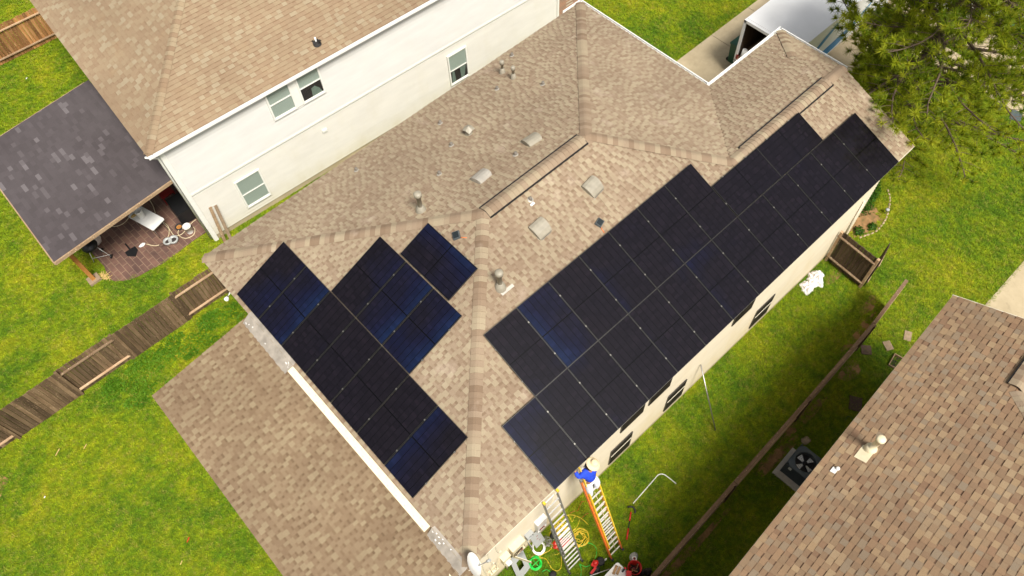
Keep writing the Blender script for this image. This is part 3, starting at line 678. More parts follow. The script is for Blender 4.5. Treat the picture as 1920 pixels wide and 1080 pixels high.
def box_vent(x, y, side, rot=0.0, mat='vent'):
    z = zroof(x, y, side); up = {'R': V((0, 1, SL)), 'B': V((0, -1, SL))}[side].normalized(); ux = V((1, 0, 0)); n = ux.cross(up)
    if n.z < 0: n = -n
    c_, s_ = math.cos(rot), math.sin(rot); a = ux * c_ + up * s_; b2 = up * c_ - ux * s_
    m = MB(frame(V((x, y, z)) + n * 0.018, a, b2, n)); w = 0.23; N = 8
    prof = [(-w * 1.05, 0.015), (-w * 0.9, 0.06), (-w * 0.4, 0.12), (0.05, 0.14), (w * 0.6, 0.125), (w * 0.95, 0.08), (w * 1.05, 0.02)]
    wd = [0.20, 0.215, 0.23, 0.235, 0.235, 0.225, 0.20]
    for i in range(6):
        (y0, h0), (y1, h1) = prof[i], prof[i + 1]
        m.poly([(-wd[i], y0, h0), (wd[i], y0, h0), (wd[i + 1], y1, h1), (-wd[i + 1], y1, h1)], sm=True)
        for sgn in (-1, 1): m.poly([(sgn * wd[i], y0, 0), (sgn * wd[i], y0, h0), (sgn * wd[i + 1], y1, h1), (sgn * wd[i + 1], y1, 0)])
    m.poly([(-wd[0], prof[0][0], 0), (wd[0], prof[0][0], 0), (wd[0], prof[0][0], prof[0][1]), (-wd[0], prof[0][0], prof[0][1])])
    m.poly([(-wd[6], prof[6][0], 0), (wd[6], prof[6][0], 0), (wd[6], prof[6][0], prof[6][1]), (-wd[6], prof[6][0], prof[6][1])])
    o = m.build('box_vent', M[mat], H); f_ = MB(m.M); f_.box((0, -0.02, -0.002), (0.47, 0.49, 0.006)); f_.build('flashing', M['vent'], o)
    g_ = MB(m.M); g_.box((0, -0.247, 0.012), (0.36, 0.012, 0.02)); g_.build('louvre', M['black'], o)
box_vent(9.74, 10.61, 'B', 0.1); box_vent(7.87, 10.63, 'B', -0.1, 'vent_grey'); box_vent(9.75, 8.29, 'R', 0.12); box_vent(7.82, 8.29, 'R', 0.05)
# small hooded cap (turtle top) on the back slope
m = MB(); zc = zroof(9.09, 12.62, 'B')
m.lathe((9.09, 12.62, zc), [(0.13, 0), (0.1, 0.06), (0.09, 0.16), (0.09, 0.2)], 14)
for i in range(4):
    a = rad(45 + 90 * i + 10); b_ = a + rad(90); c0 = V((9.09, 12.62, zc)); t_ = c0 + V((0, 0, 0.34))
    m.poly([t_, c0 + V((0.19 * math.cos(a), 0.19 * math.sin(a), 0.2)), c0 + V((0.14 * math.cos((a + b_) / 2), 0.14 * math.sin((a + b_) / 2), 0.25))]); m.poly([t_, c0 + V((0.14 * math.cos((a + b_) / 2), 0.14 * math.sin((a + b_) / 2), 0.25)), c0 + V((0.19 * math.cos(b_), 0.19 * math.sin(b_), 0.2))])
o = m.build('hooded_vent', M['vent'], H)
# white flashing plate with a stub
z = zroof(8.0, 8.98, 'R'); m = MB(frame((8.1, 8.86, z - 0.02), (1, 0, 0), V((0, 1, SL)).normalized(), NR)); m.box((0, 0, 0.028), (0.13, 0.06, 0.006)); o = m.build('flashing_plate', M['whiteplastic'], H); stub(8.15, 8.98, 'R', 0.12, 0.04)

# ---------------------------------------------------------------- solar panels
PW, PL_ = 1.080, 1.935
def make_panel():
    root = thing('solar_module', 'x', 'solar panel', M=Matrix.Identity(4))
    f = MB(); t = 0.04; b = 0.009
    f.box((0, PL_ / 2 - b / 2, -t / 2), (PW, b, t)); f.box((0, -PL_ / 2 + b / 2, -t / 2), (PW, b, t)); f.box((PW / 2 - b / 2, 0, -t / 2), (b, PL_ - 2 * b - 0.002, t)); f.box((-PW / 2 + b / 2, 0, -t / 2), (b, PL_ - 2 * b - 0.002, t))
    f.build('frame', M['panelframe'], root, local=True)
    g = MB(); g.box((0, 0, -0.008), (PW - 2 * b - 0.001, PL_ - 2 * b - 0.001, 0.006)); g.build('glass', M['cells'], root, local=True)
    for y in (-0.5, 0.5): r = MB(); r.box((0, y, -0.062), (PW + 0.012, 0.035, 0.042)); r.build('rail', M['alu_dull'], root, local=True)
    for y in (-0.5, 0.5):
        c = MB(); c.box((PW / 2 + 0.0075, y, -0.001), (0.034, 0.04, 0.012)); c.build('clamp', M['clamp'], root, local=True)
    return root
proto = make_panel(); used = []
ORD = ['first', 'second', 'third', 'fourth', 'fifth', 'sixth', 'seventh', 'eighth', 'ninth', 'tenth', 'eleventh', 'twelfth', 'thirteenth']
def put_panel(c, xd, yd, n, label, group, sheen_amt=0.0):
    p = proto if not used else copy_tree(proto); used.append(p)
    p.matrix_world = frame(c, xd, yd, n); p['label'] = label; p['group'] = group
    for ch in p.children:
        if ch.name.startswith('glass'): ch['sky_sheen'] = float(sheen_amt)
KS = math.sqrt(1 + SL * SL); UPR = V((0, 1, SL)) / KS; UPL = V((1, 0, SL)) / KS; LIFT = 0.135
def rp(a, u): return V((a, 3.58 + u / KS, ZE + SL * u / KS)) + NR * LIFT
def lp(b, u): return V((1.07 + u / KS, b, ZE + SL * u / KS)) + NL * LIFT
PIT = 1.0930
G1 = 'black solar panels on the long slope facing the narrow side yard'; G2 = 'black solar panels on the triangular hip slope above the back porch'
for i in range(13):
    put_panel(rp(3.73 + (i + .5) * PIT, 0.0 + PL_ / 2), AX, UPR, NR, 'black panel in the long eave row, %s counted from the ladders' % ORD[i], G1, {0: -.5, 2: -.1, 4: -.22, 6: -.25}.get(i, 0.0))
for i in range(7):
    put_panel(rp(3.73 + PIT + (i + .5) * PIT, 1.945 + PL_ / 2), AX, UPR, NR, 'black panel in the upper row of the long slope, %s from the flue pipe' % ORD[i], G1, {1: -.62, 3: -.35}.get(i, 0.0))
for i, w in enumerate(('nearer the middle of the roof', 'nearer the pine tree')):
    put_panel(rp(12.50 + 0.97 + i * 1.945, 1.945 + PW / 2 + 0.005), UPR, -AX, NR, 'black panel laid sideways below the front ridge vent, %s' % w, G1)
PT2 = 1.106
for i in range(7):
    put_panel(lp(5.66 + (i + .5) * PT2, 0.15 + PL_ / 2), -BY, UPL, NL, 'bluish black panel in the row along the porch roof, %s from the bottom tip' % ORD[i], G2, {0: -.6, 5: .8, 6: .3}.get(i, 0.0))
for i in range(3):
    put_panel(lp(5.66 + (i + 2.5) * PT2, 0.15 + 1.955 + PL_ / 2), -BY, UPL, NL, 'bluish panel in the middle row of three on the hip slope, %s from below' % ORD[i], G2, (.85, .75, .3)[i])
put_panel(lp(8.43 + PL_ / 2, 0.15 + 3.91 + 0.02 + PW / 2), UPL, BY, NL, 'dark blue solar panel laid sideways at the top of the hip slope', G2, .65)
# junction pucks beside the arrays
def puck(x, y, side, label, rot):
    z = zroof(x, y, side); n = {'R': NR, 'L': NL}[side]; up = {'R': UPR, 'L': UPL}[side]; ux = up.cross(n)
    c_, s_ = math.cos(rot), math.sin(rot); a = ux * c_ + up * s_; b2 = n.cross(a); F = frame(V((x, y, z)) + n * 0.02, a, b2, n)
    t = thing('solar_attic_fan_box', label, 'junction box', M=F)
    m = MB(); m.box((0, 0, 0.035), (0.22, 0.2, 0.07), taper=0.86); m.build('box', M['greydark'], t, local=True)
    m = MB(); m.box((0, 0, 0.074), (0.17, 0.15, 0.007)); m.build('lid', M['darkglass'], t, local=True)
    m = MB(); m.tube([(-0.09, -0.1, 0.02), (-0.12, -0.16, 0.012), (-0.16, -0.25, 0.012)], 0.009, 6); m.build('cable', M['orange'], t, local=True)
puck(9.22, 7.50, 'R', 'small dark grey junction box at the upper edge of the long panel array', 0.3)
puck(6.10, 9.55, 'L', 'small dark grey junction box above the sideways panel on the hip slope', 2.6)

# ================================================================ the white neighbour house
YW = rad(-3.4); DX = V((math.cos(YW), math.sin(YW), 0)); DN = V((math.sin(YW), -math.cos(YW), 0)); DU = -DN
W0 = V((2.18, 19.71, 0)); WF = frame(W0, DX, DU, ZZ)            # local: x along the wall, y into the house, z up
def wp(x, y, z=0): return W0 + DX * x + DU * y + ZZ * z
W = thing('white_house', 'tall white sided house with orange tan hip roof behind the solar roof', 'house', M=WF)
def lapw(mb, a, b, z0, z1, n, **kw):
    lap(mb, a, b, z0, z1, n, **kw)
mb = MB(WF); lap(mb, (0, 0), (16.7, 0), 2.70, 5.16, (0, -1, 0), 0.135); lap(mb, (0, 0), (0, 12), 0.3, 5.16, (-1, 0, 0), 0.135); lap(mb, (16.7, 12), (0, 12), 0.3, 5.16, (0, 1, 0), 0.135)
mb.build('upper_wall', M['siding_white'], W)
mb = MB(WF); lap(mb, (0, 0.03), (16.7, 0.03), 0.3, 2.62, (0, -1, 0), 0.135); mb.build('lower_wall', M['siding_cream'], W)
mb = MB(WF); mb.box((8.35, 6.0, 0.15), (16.6, 11.9, 0.3)); mb.build('foundation', M['concrete'], W)
mb = MB(WF); mb.poly([(16.72, 0.02, 0), (16.72, 12, 0), (16.72, 12, 5.1), (16.72, 0.02, 5.1)]); mb.poly([(16.72, 0.02, 0), (18.1, 0.02, 0), (18.1, 0.02, 3.3), (16.72, 0.02, 3.3)]); mb.poly([(18.1, 0.02, 0), (18.1, 2.2, 0), (18.1, 2.2, 3.3), (18.1, 0.02, 3.3)]); mb.build('brick_front', M['brick'], W)
mb = MB(WF); mb.box((17.4, 1.1, 3.36), (1.5, 2.4, 0.12)); mb.build('porch_beam', M['cedar'], W)
mb = MB(WF); mb.box((8.4, -0.005, 2.665), (16.8, 0.06, 0.085)); mb.build('belt_trim', M['trim'], W)
mb = MB(WF)
mb.box((0.05, -0.012, 2.55), (0.14, 0.05, 5.0)); mb.box((-0.018, 0.06, 2.55), (0.05, 0.13, 5.0)); mb.box((16.68, -0.012, 2.55), (0.10, 0.05, 5.0)); mb.build('corner_board', M['trim'], W)
mb = MB(WF); mb.tube([(-0.42, 0.02, 5.0), (-0.12, 0.03, 4.72), (-0.1, 0.05, 4.6), (-0.1, 0.05, 0.2)], 0.035, 8); mb.build('downspout', M['trim'], W)
SW = 0.42; e0 = 5.2
rw = MB(WF)
TB = dict(course=0.15, tab=(0.14, 0.30), cut=(0.10, 0.24), tone=(0.3, 0.62, 0.45, 1.0), band=0.3, bandq=0.78, t1=0.018, t2=0.004)
shingles(rw, (0, -0.22, e0), AX, BY, SW, [(-0.36, 0), (17.0, 0), (11.0, 6.1), (5.74, 6.1)], 31, **TB)
shingles(rw, (-0.36, 0, e0), BY, AX, SW, [(-0.22, 0), (12.0, 0), (5.89, 6.1)], 32, **TB)
shingles(rw, (0, 12.0, e0), AX, -BY, SW, [(-0.36, 0), (17.0, 0), (11.0, 6.1), (5.74, 6.1)], 33, deck=True, course=0.6, tab=(1, 2), cut=(1, 2))
shingles(rw, (17.0, 0, e0), BY, -AX, SW, [(-0.22, 0), (12.0, 0), (5.89, 6.1)], 34, course=0.6, tab=(1, 2), cut=(1, 2))
wr = rw.build('roof', M['shingle_b'], W)
cw = MB(WF); hw = SW * math.cos(rad(45))
caps(cw, (-0.3, -0.16, e0 + .02), (5.74, 5.88, e0 + 2.562), hw, hw, 41, 0.15, 0.16); caps(cw, (5.74, 5.88, e0 + 2.562), (11.0, 5.88, e0 + 2.562), SW, SW, 42, 0.15, 0.16); caps(cw, (16.95, -0.16, e0 + .02), (11.0, 5.88, e0 + 2.562), hw, hw, 43, 0.15, 0.16)
cw.build('ridge_caps', M['shingle_b'], wr)
mb = MB(WF); mb.poly([(-0.34, -0.2, 5.12), (17, -0.2, 5.12), (17, 12, 5.12), (-0.34, 12, 5.12)]); mb.bar((-0.345, -0.2, 5.14), (-0.345, 12, 5.14), 0.03, 0.1); mb.build('soffit', M['trim'], wr)
mb = MB(WF); n = V((0, -1, 0)); mb.bar((-0.36, -0.235, 5.14), (17, -0.235, 5.14), 0.02, 0.11); mb.bar((-0.36, -0.262, 5.105), (17, -0.262, 5.105), 0.05, 0.012); mb.bar((-0.36, -0.29, 5.145), (17, -0.29, 5.145), 0.014, 0.09); mb.bar((-0.36, -0.28, 5.193), (17, -0.28, 5.193), 0.03, 0.01); mb.build('gutter', M['gutter'], W)
window(W, WF @ frame((3.82, -0.018, 3.80), AX, ZZ, -BY), 0.80, 1.28, 'blind', 'upper window with both sashes covered by a pale green blind')
window(W, WF @ frame((4.98, -0.018, 3.80), AX, ZZ, -BY), 0.80, 1.28, 'open', 'upper window with the blind half raised over a dark room')
mb = MB(WF); mb.box((4.80, -0.028, 4.44), (0.248, 0.04, 1.39)); mb.build('mullion_board', M['trim'], W)
window(W, WF @ frame((11.0, 0.005, 0.72), AX, ZZ, -BY), 0.82, 1.42, 'curtain', 'lower window with half raised blind and curtains')
window(W, WF @ frame((1.62, 0.005, 0.74), AX, ZZ, -BY), 0.88, 1.36, 'blind', 'lower window with a closed pale green blind')
mb = MB(WF); mb.box((5.33, -0.0, 2.1), (0.2, 0.08, 0.14)); mb.box((5.33, -0.05, 2.12), (0.14, 0.03, 0.09), taper=0.8); mb.build('wall_vent', M['trim'], W)
# damaged vent on that roof
c = V((5.2, 0, 0)); q = pp(594, 82, wp(0, -0.22, e0), (DU * -SW + ZZ)); m = MB(); rg = random.Random(4)
m.lathe(q, [(0.16, -0.02), (0.12, 0.03), (0.06, 0.1), (0.055, 0.12)], 12)
for i in range(14):
    a = rg.uniform(0, 6.28); r1 = rg.uniform(0.1, 0.19); m.poly([q + V((0, 0, 0.12)), q + V((r1 * math.cos(a), r1 * math.sin(a), rg.uniform(0.02, 0.12))), q + V((r1 * math.cos(a + .5), r1 * math.sin(a + .5), rg.uniform(0.02, 0.12)))])
o = m.build('torn_pipe_boot', M['blackmat'], W); m = MB(); m.tube([q, q + V((0, 0, 0.26))], 0.03, 10); m.build('pipe', M['whiteplastic'], o)

# grey shingled lean-to over the white house's patio
pg = MB(); gsl = 0.07
G = thing('patio_cover', 'charcoal shingled patio cover on cedar post beside the white house', 'patio roof', (0, 23, 0))
shingles(pg, (-2.33, 0, 2.90), BY, AX, gsl, [(20.22, 0), (26.6, 0), (26.6, 4.6), (20.22, 4.6)], 51, course=0.14, tab=(0.22, 0.45), cut=(0.2, 0.4), t1=0.006, t2=0.003, band=0, hi=lambda rng: (rng.uniform(0, 0.72) if rng.random() < 0.88 else rng.uniform(0.76, 1.0)))
pgo = pg.build('roof', M['shingle_grey'], G)
m = MB(); m.bar((-2.34, 20.2, 2.83), (2.1, 20.2, 3.14), 0.05, 0.13); m.bar((-2.35, 20.2, 2.83), (-2.35, 26.6, 2.83), 0.04, 0.13); m.bar((-2.34, 26.62, 2.83), (2.1, 26.62, 3.14), 0.04, 0.13); m.build('fascia', M['fence_rail'], G)
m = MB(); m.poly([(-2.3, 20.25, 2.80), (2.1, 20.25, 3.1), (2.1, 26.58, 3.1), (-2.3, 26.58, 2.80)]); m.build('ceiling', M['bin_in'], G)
m = MB(); m.bar((-1.95, 20.5, 2.72), (-1.95, 26.4, 2.72), 0.1, 0.2); m.build('beam', M['cedar'], G)
for y in (21.33, 26.0):
    m = MB(); m.box((-1.93, y, 1.37), (0.14, 0.14, 2.5)); m.build('post', M['cedar'], G); m = MB(); m.box((-1.93, y, 0.06), (0.42, 0.36, 0.12)); m.build('footing', M['slab'], G)

# ================================================================ the house at the lower right
YR = rad(2.75); RX = V((math.cos(YR), math.sin(YR), 0)); RU = V((math.sin(YR), -math.cos(YR), 0))
R0 = V((15.14, 0.0, 0)); RF = Matrix(((RX.x, RU.x, 0, R0.x), (RX.y, RU.y, 0, R0.y), (0, 0, 1, 0), (0, 0, 0, 1)))   # x to the street, y away from the fence
Rr = thing('brown_roof_house', 'house at the lower right under weathered multicolour shingles', 'house', M=Matrix.Translation(R0))
ze = 4.92; SR = 0.43
rr = MB(RF)
TR = dict(course=0.155, tab=(0.12, 0.22), cut=(0.10, 0.19), t1=0.011, t2=0.008, band=0.5, bandq=0.74, hi=lambda rng: rng.uniform(0.24, 1.0))
rr_poly = [(-26, 0), (0, 0), (0, 2.25), (-2.25, 2.25), (-5.5, 5.5), (-26, 5.5)]
shingles(rr, (0, 0, ze), AX, BY, SR, rr_poly, 61, **TR)
shingles(rr, (0, 0, ze), BY, -AX, SR, [(2.25, 2.25), (5.5, 5.5), (11, 5.5), (11, 0), (4.5, 0)], 62, **TR)
shingles(rr, (0, 4.5, ze), AX, -BY, SR, [(0, 0), (0, 2.25), (-2.25, 2.25)], 63, **TR)
rro = rr.build('roof', M['shingle_mix'], Rr)
cc = MB(RF); hr = SR * math.cos(rad(45)); caps(cc, (-2.2, 2.3, ze + 2.25 * SR), (-5.5, 5.5, ze + 5.5 * SR), hr, hr, 64, 0.17, 0.15, tone=(0.3, 0.9)); cc.build('ridge_caps', M['shingle'], rro)
vv = MB(RF); caps(vv, (0, 2.25, ze + 2.25 * SR + 0.05), (-2.1, 2.25, ze + 2.25 * SR + 0.05), SR, SR, 65, 0.19, 0.15); vo = vv.build('ridge_vent', M['shingle'], Rr)
v2 = MB(RF)
for sg in (-1, 1): v2.bar((0, 2.25 + sg * 0.2, ze + 2.25 * SR - 0.2 * SR + 0.035), (-2.1, 2.25 + sg * 0.2, ze + 2.25 * SR - 0.2 * SR + 0.035), 0.03, 0.07)
v2.build('louvre', M['black'], vo)
wm = MB(RF); lap(wm, (-25.5, 0.42), (-0.35, 0.42), 0.2, 4.8, (0, -1, 0), 0.135); lap(wm, (-0.35, 0.42), (-0.35, 11), 0.2, 4.8, (1, 0, 0), 0.135); wm.build('wall', M['siding_tan'], Rr)
wm = MB(RF); wm.box((-13, 0.01, 4.85), (26, 0.03, 0.12)); wm.poly([(-26, 0.02, 4.80), (0, 0.02, 4.80), (0, 11, 4.80), (-26, 11, 4.80)]); wm.bar((0.015, 0, 4.85), (0.015, 2.25, 4.85 + 2.25 * SR), 0.03, 0.12); wm.build('fascia', M['trim_cream'], Rr)
# cream vent pipe and flashing scraps on that roof
q = pp(1632, 842, (R0 + ZZ * ze), (RU * -SR + ZZ)); nR = (RU * -SR + ZZ).normalized(); upR = (RU + ZZ * SR).normalized()
m = MB(); m.lathe(q, [(0.15, -0.05), (0.145, 0.05), (0.115, 0.13), (0.07, 0.15), (0.07, 0.62), (0.11, 0.62), (0.11, 0.70), (0.07, 0.73), (0, 0.735)], 18); o = m.build('flue_pipe', M['ventcream'], Rr)
m = MB(frame(q + nR * 0.022 - RX * 0.12 + upR * 0.0, RX, upR, RX.cross(upR) * (1 if RX.cross(upR).z > 0 else -1))); m.box((-0.08, -0.03, 0), (0.40, 0.30, 0.006)); m.build('flashing', M['ventcream'], o)
m = MB(); q = pp(1564, 883, (R0 + ZZ * ze), (RU * -SR + ZZ)) + nR * 0.03; m.M = frame(q, RX, upR, nR); m.box((0, 0, 0), (0.15, 0.13, 0.006)); m.lathe((0.08, 0.05, 0.0), [(0.045, 0), (0.045, 0.04), (0.03, 0.05), (0, 0.05)], 12); o = m.build('pipe_flashing', M['whiteplastic'], Rr)
# ================================================================ fences
def fence_run(t, a, b, n, h, side, seed, mat='fence', rails=True, bw=0.14, z0=0.04, rmat='fence_rail'):
    """boards from a to b; n: direction of the face that shows rails; side +1 boards behind the rails, -1 in front"""
    rg = random.Random(seed); a = V((*a, 0)); b = V((*b, 0)); d = (b - a); L = d.length; d.normalize(); n = V(n); nb = max(1, round(L / bw)); w = L / nb
    m = MB()
    for i in range(nb):
        c = a + d * ((i + .5) * w) - n * (side * 0.03) + n * rg.uniform(-0.004, 0.004); hh = h + rg.uniform(-0.02, 0.02)
        m.bar(c + V((0, 0, z0)), c + V((0, 0, hh)), w - rg.uniform(0.006, 0.016), 0.018, rg.random(), up=n)
    m.build('boards', M[mat], t)
    if rails:
        for z in (0.30, h - 0.24):
            q = MB(); off = n * (0.025 * side + 0.0); q.bar(a + off + V((0, 0, z)), b + off + V((0, 0, z)), 0.075, 0.04, rg.random()); q.build('rail', M[rmat], t)
F1 = thing('wooden_fence', 'grey weathered board fence between the two back lawns', 'fence', (-3, 17.5, 0))
xs = [(1.35, -0.19, 1), (-0.19, -2.42, -1), (-2.42, -4.3, 1), (-4.3, -6.5, -1), (-6.5, -8.7, 1), (-8.7, -10.9, -1)]
for i, (x0, x1, sd) in enumerate(xs):
    y0 = 17.46 + 0.018 * (i); y1 = 17.47 + 0.018 * (i + 1)
    fence_run(F1, (x1 + 0.01, y1), (x0 - 0.01, y0), (0, -1, 0), 1.69, sd, 70 + i)
for i, x in enumerate((1.3, -0.19, -2.42, -4.3, -6.5, -8.7)):
    p = MB(); p.box((x, 17.5, 0.86), (0.09, 0.09, 1.7), r=0.3 + 0.1 * i); p.build('post', M['fence'], F1)
F2 = thing('wooden_fence', 'orange brown board fence in the top left corner behind the grey patio cover', 'fence', (0, 34.4, 0))
fence_run(F2, (-0.05, 34.5), (3.6, 34.3), (0.05, -1, 0), 1.70, 1, 80, 'fence_new'); fence_run(F2, (-2.6, 34.62), (-0.1, 34.5), (0.05, -1, 0), 1.70, -1, 81, 'fence_new')
p = MB(); p.box((-0.07, 34.5, 0.86), (0.1, 0.1, 1.7)); p.build('post', M['fence_new'], F2)
# fence along the narrow side yard, seen from straight above
F3 = thing('wooden_fence', 'long brown board fence seen from above in the narrow side yard', 'fence', (10, 1, 0))
pts3 = [(-2.0, 0.52), (4.7, 0.79), (8.2, 0.90), (11.76, 1.00), (15.16, 1.12), (17.25, 1.30)]
for i in range(len(pts3) - 1):
    fence_run(F3, pts3[i], pts3[i + 1], (0, -1, 0), 1.74, 1, 90 + i, 'fence', rails=True)
    a, b = V((*pts3[i], 1.76)), V((*pts3[i + 1], 1.76))
    L = (b - a).length; n = max(1, round(L / 2.4))
    for j in range(n):
        q = MB(); q.bar(a.lerp(b, j / n + 0.002), a.lerp(b, (j + 1) / n - 0.002), 0.105, 0.035, 0.25 + 0.5 * random.Random(i * 7 + j).random()); q.build('cap_board', M['rail_brown'], F3)
        q = MB(); c = a.lerp(b, j / n); q.box((c.x, c.y - 0.05, 0.86), (0.09, 0.09, 1.72)); q.build('post', M['fence'], F3)
# short cross fence from the house wall with an open gate
F4 = thing('cross_fence', 'short dark board fence with pale rails joining the cream wall', 'fence', (17.3, 3.1, 0))
fence_run(F4, (17.38, 3.86), (17.26, 2.36), (-1, 0, 0), 1.74, 1, 101, 'fence_dark')
for y in (3.80, 2.36):
    q = MB(); q.box((17.30 + (y - 2.36) * 0.05, y, 0.87), (0.09, 0.09, 1.74), r=0.9); q.build('post', M['fence_rail'], F4)
q = MB(); q.bar((17.22, 3.78, 1.52), (17.16, 2.44, 1.52), 0.03, 0.03); 
F5 = thing('garden_gate', 'dark board gate swung open beside the short fence', 'gate', (17.3, 2.25, 0))
gm = MB(); rg = random.Random(3)
for i in range(7):
    a = V((17.36, 2.27, 0)); d = V((0.97, 0.24, 0)); c = a + d * (i + .5) * 0.135; hgt = 1.5 + 0.28 * math.sin(math.pi * (i + .5) / 7)
    gm.bar(c + V((0, 0, 0.08)), c + V((0, 0, hgt)), 0.125, 0.02, rg.random(), up=(-0.24, 0.97, 0))
gm.build('boards', M['fence_dark'], F5)
for z in (0.35, 1.35):
    q = MB(); q.bar((17.38, 2.245, z), (18.25, 2.46, z), 0.03, 0.08, 0.7); q.build('rail', M['fence_rail'], F5)

# ================================================================ side yard things
# air conditioner
AC = thing('air_conditioner', 'dark grey air conditioner unit with round fan grille beside the brown roofed house', 'air conditioner', M=RF @ Matrix.Translation((-4.62, -0.13, 0.10)))
acw = WM[AC.name]
def acb(name, mat, fn, parent=AC):
    m = MB(); fn(m); return m.build(name, M[mat], parent, local=True)
acb('cabinet', 'greydark', lambda m: (m.box((0, 0, 0.02), (0.8, 0.8, 0.04)), [m.box((sx * 0.385, sy * 0.385, 0.38), (0.03, 0.03, 0.70)) for sx in (-1, 1) for sy in (-1, 1)]))
acb('coil', 'blackmat', lambda m: m.box((0, 0, 0.285), (0.74, 0.74, 0.50)))
acb('louvres', 'greydark', lambda m: [m.box((0, s * 0.392, 0.09 + i * 0.05), (0.73, 0.012, 0.022)) for s in (-1, 1) for i in range(13)] + [m.box((s * 0.392, 0, 0.09 + i * 0.05), (0.012, 0.73, 0.022)) for s in (-1, 1) for i in range(13)])
def ac_top(m):
    N = 32; ro = 0.30
    for i in range(N):
        a0, a1 = 2 * math.pi * i / N, 2 * math.pi * (i + 1) / N
        def sq(a):
            c, s = math.cos(a), math.sin(a); q = 0.41 / max(abs(c), abs(s)); q = min(q, 0.50); return V((q * c, q * s, 0.72))
        f = lambda a, r, z: V((r * math.cos(a), r * math.sin(a), z))
        m.poly([sq(a0), sq(a1), f(a1, ro + 0.03, 0.755), f(a0, ro + 0.03, 0.755)], sm=False); m.poly([f(a0, ro + 0.03, 0.755), f(a1, ro + 0.03, 0.755), f(a1, ro, 0.74), f(a0, ro, 0.74)]); m.poly([f(a0, ro, 0.74), f(a1, ro, 0.74), f(a1, ro, 0.55), f(a0, ro, 0.55)])
    m.box((0, 0, 0.70), (0.0, 0.0, 0.0))
acb('top', 'greydark', ac_top)
def ac_fan(m):
    m.lathe((0, 0, 0.6), [(0.07, 0), (0.07, 0.07), (0.0, 0.08)], 12)
acb('fan_hub', 'black', ac_fan)
for k_ in range(4):
    def bl(m, k_=k_):
        a = rad(90 * k_ + 20); pts_ = []
        for (r, da, z) in ((0.07, -0.35, 0.60), (0.27, -0.30, 0.585), (0.27, 0.32, 0.65), (0.07, 0.4, 0.63)): pts_.append(V((r * math.cos(a + da), r * math.sin(a + da), z)))
        m.poly(pts_)
    acb('fan_blade', 'whiteplastic', bl)
acb('fan_well', 'blackmat', lambda m: m.lathe((0, 0, 0.56), [(0.299, 0), (0.0, 0.0)], 24))
def ac_guard(m):
    for r in (0.10, 0.155, 0.21, 0.265): m.tube([(r * math.cos(2 * math.pi * i / 24), r * math.sin(2 * math.pi * i / 24), 0.762) for i in range(25)], 0.003, 4, cap=False)
    for i in range(6):
        a = 2 * math.pi * i / 6; m.tube([(0.05 * math.cos(a), 0.05 * math.sin(a), 0.765), (0.32 * math.cos(a), 0.32 * math.sin(a), 0.76)], 0.003, 4)
acb('fan_guard', 'black', ac_guard)
acb('data_sticker', 'whiteplastic', lambda m: m.box((-0.4005, -0.22, 0.55), (0.004, 0.10, 0.16)))
pad = MB(RF); pad.box((-4.68, -0.15, 0.05), (1.06, 1.02, 0.1)); tag(pad.build('concrete_pad', M['padcon']), 'square pale concrete pad under the air conditioner', 'pad')
bl_ = MB(); c = gp(1511, 826, 0.05); rg = random.Random(12); bl_.ball((c.x, c.y, 0.03), 0.15, 0.13, 0.035, 12, 6, jit=0.28, rng=rg)
tag(bl_.build('plastic_bag', M['stone']), 'small crumpled pale bag on the grass touching the air conditioner corner', 'bag')
# stepping slabs
SLABS = [((1702, 630), 0.38, 0.24, 25, 'slab', 'tan stepping slab in the grass nearest the tip of the brown roof'), ((1665, 648), 0.34, 0.26, 60, 'slab', 'tan stepping slab lying askew between the fence and the brown roof'),
         ((1624, 656), 0.34, 0.34, 40, 'slabdark', 'dark brick slab close to the fence'), ((1604, 757), 0.50, 0.40, 30, 'slabdark', 'brown slab half under the edge of the brown roof')]
for (q, a, b, r_, mt, lb) in SLABS:
    c = gp(*q, 0.03); m = MB(); rg = random.Random(int(a * 100)); m.box((c.x, c.y, 0.025), (a, b, 0.05), M=Matrix.Rotation(rad(r_), 3, 'Z'), taper=0.95); tag(m.build('paving_slab', M[mt]), lb, 'slab')
c = gp(1680, 681, 0.0); m = MB(); Rz = Matrix.Rotation(rad(10), 3, 'Z')
tr = thing('window_well', 'small dark open box frame set in the grass at the roof edge', 'well frame', (c.x, c.y, 0))
for dx, dy, sx, sy in ((0, 0.17, 0.5, 0.03), (0, -0.17, 0.5, 0.03), (0.235, 0, 0.03, 0.31), (-0.235, 0, 0.03, 0.31)): m.box(V((c.x, c.y, 0.05)) + Rz @ V((dx, dy, 0)), (sx, sy, 0.12), M=Rz)
m.build('frame', M['fence_rail'], tr); m = MB(); m.box((c.x, c.y, 0.012), (0.44, 0.31, 0.02), M=Rz); m.build('floor', M['bin_in'], tr)
c = gp(1592, 788, 0.02); m = MB(); m.tube(smooth([c + V((-0.1, 0.08, 0.02)), c + V((0.08, 0.1, 0.02)), c + V((0.1, -0.08, 0.02)), c + V((0.0, -0.2, 0.02))], 4), 0.008, 5); tag(m.build('plant_tie_wire', M['tealgreen']), 'bit of green garden wire on the dark grass under the roof edge', 'wire')
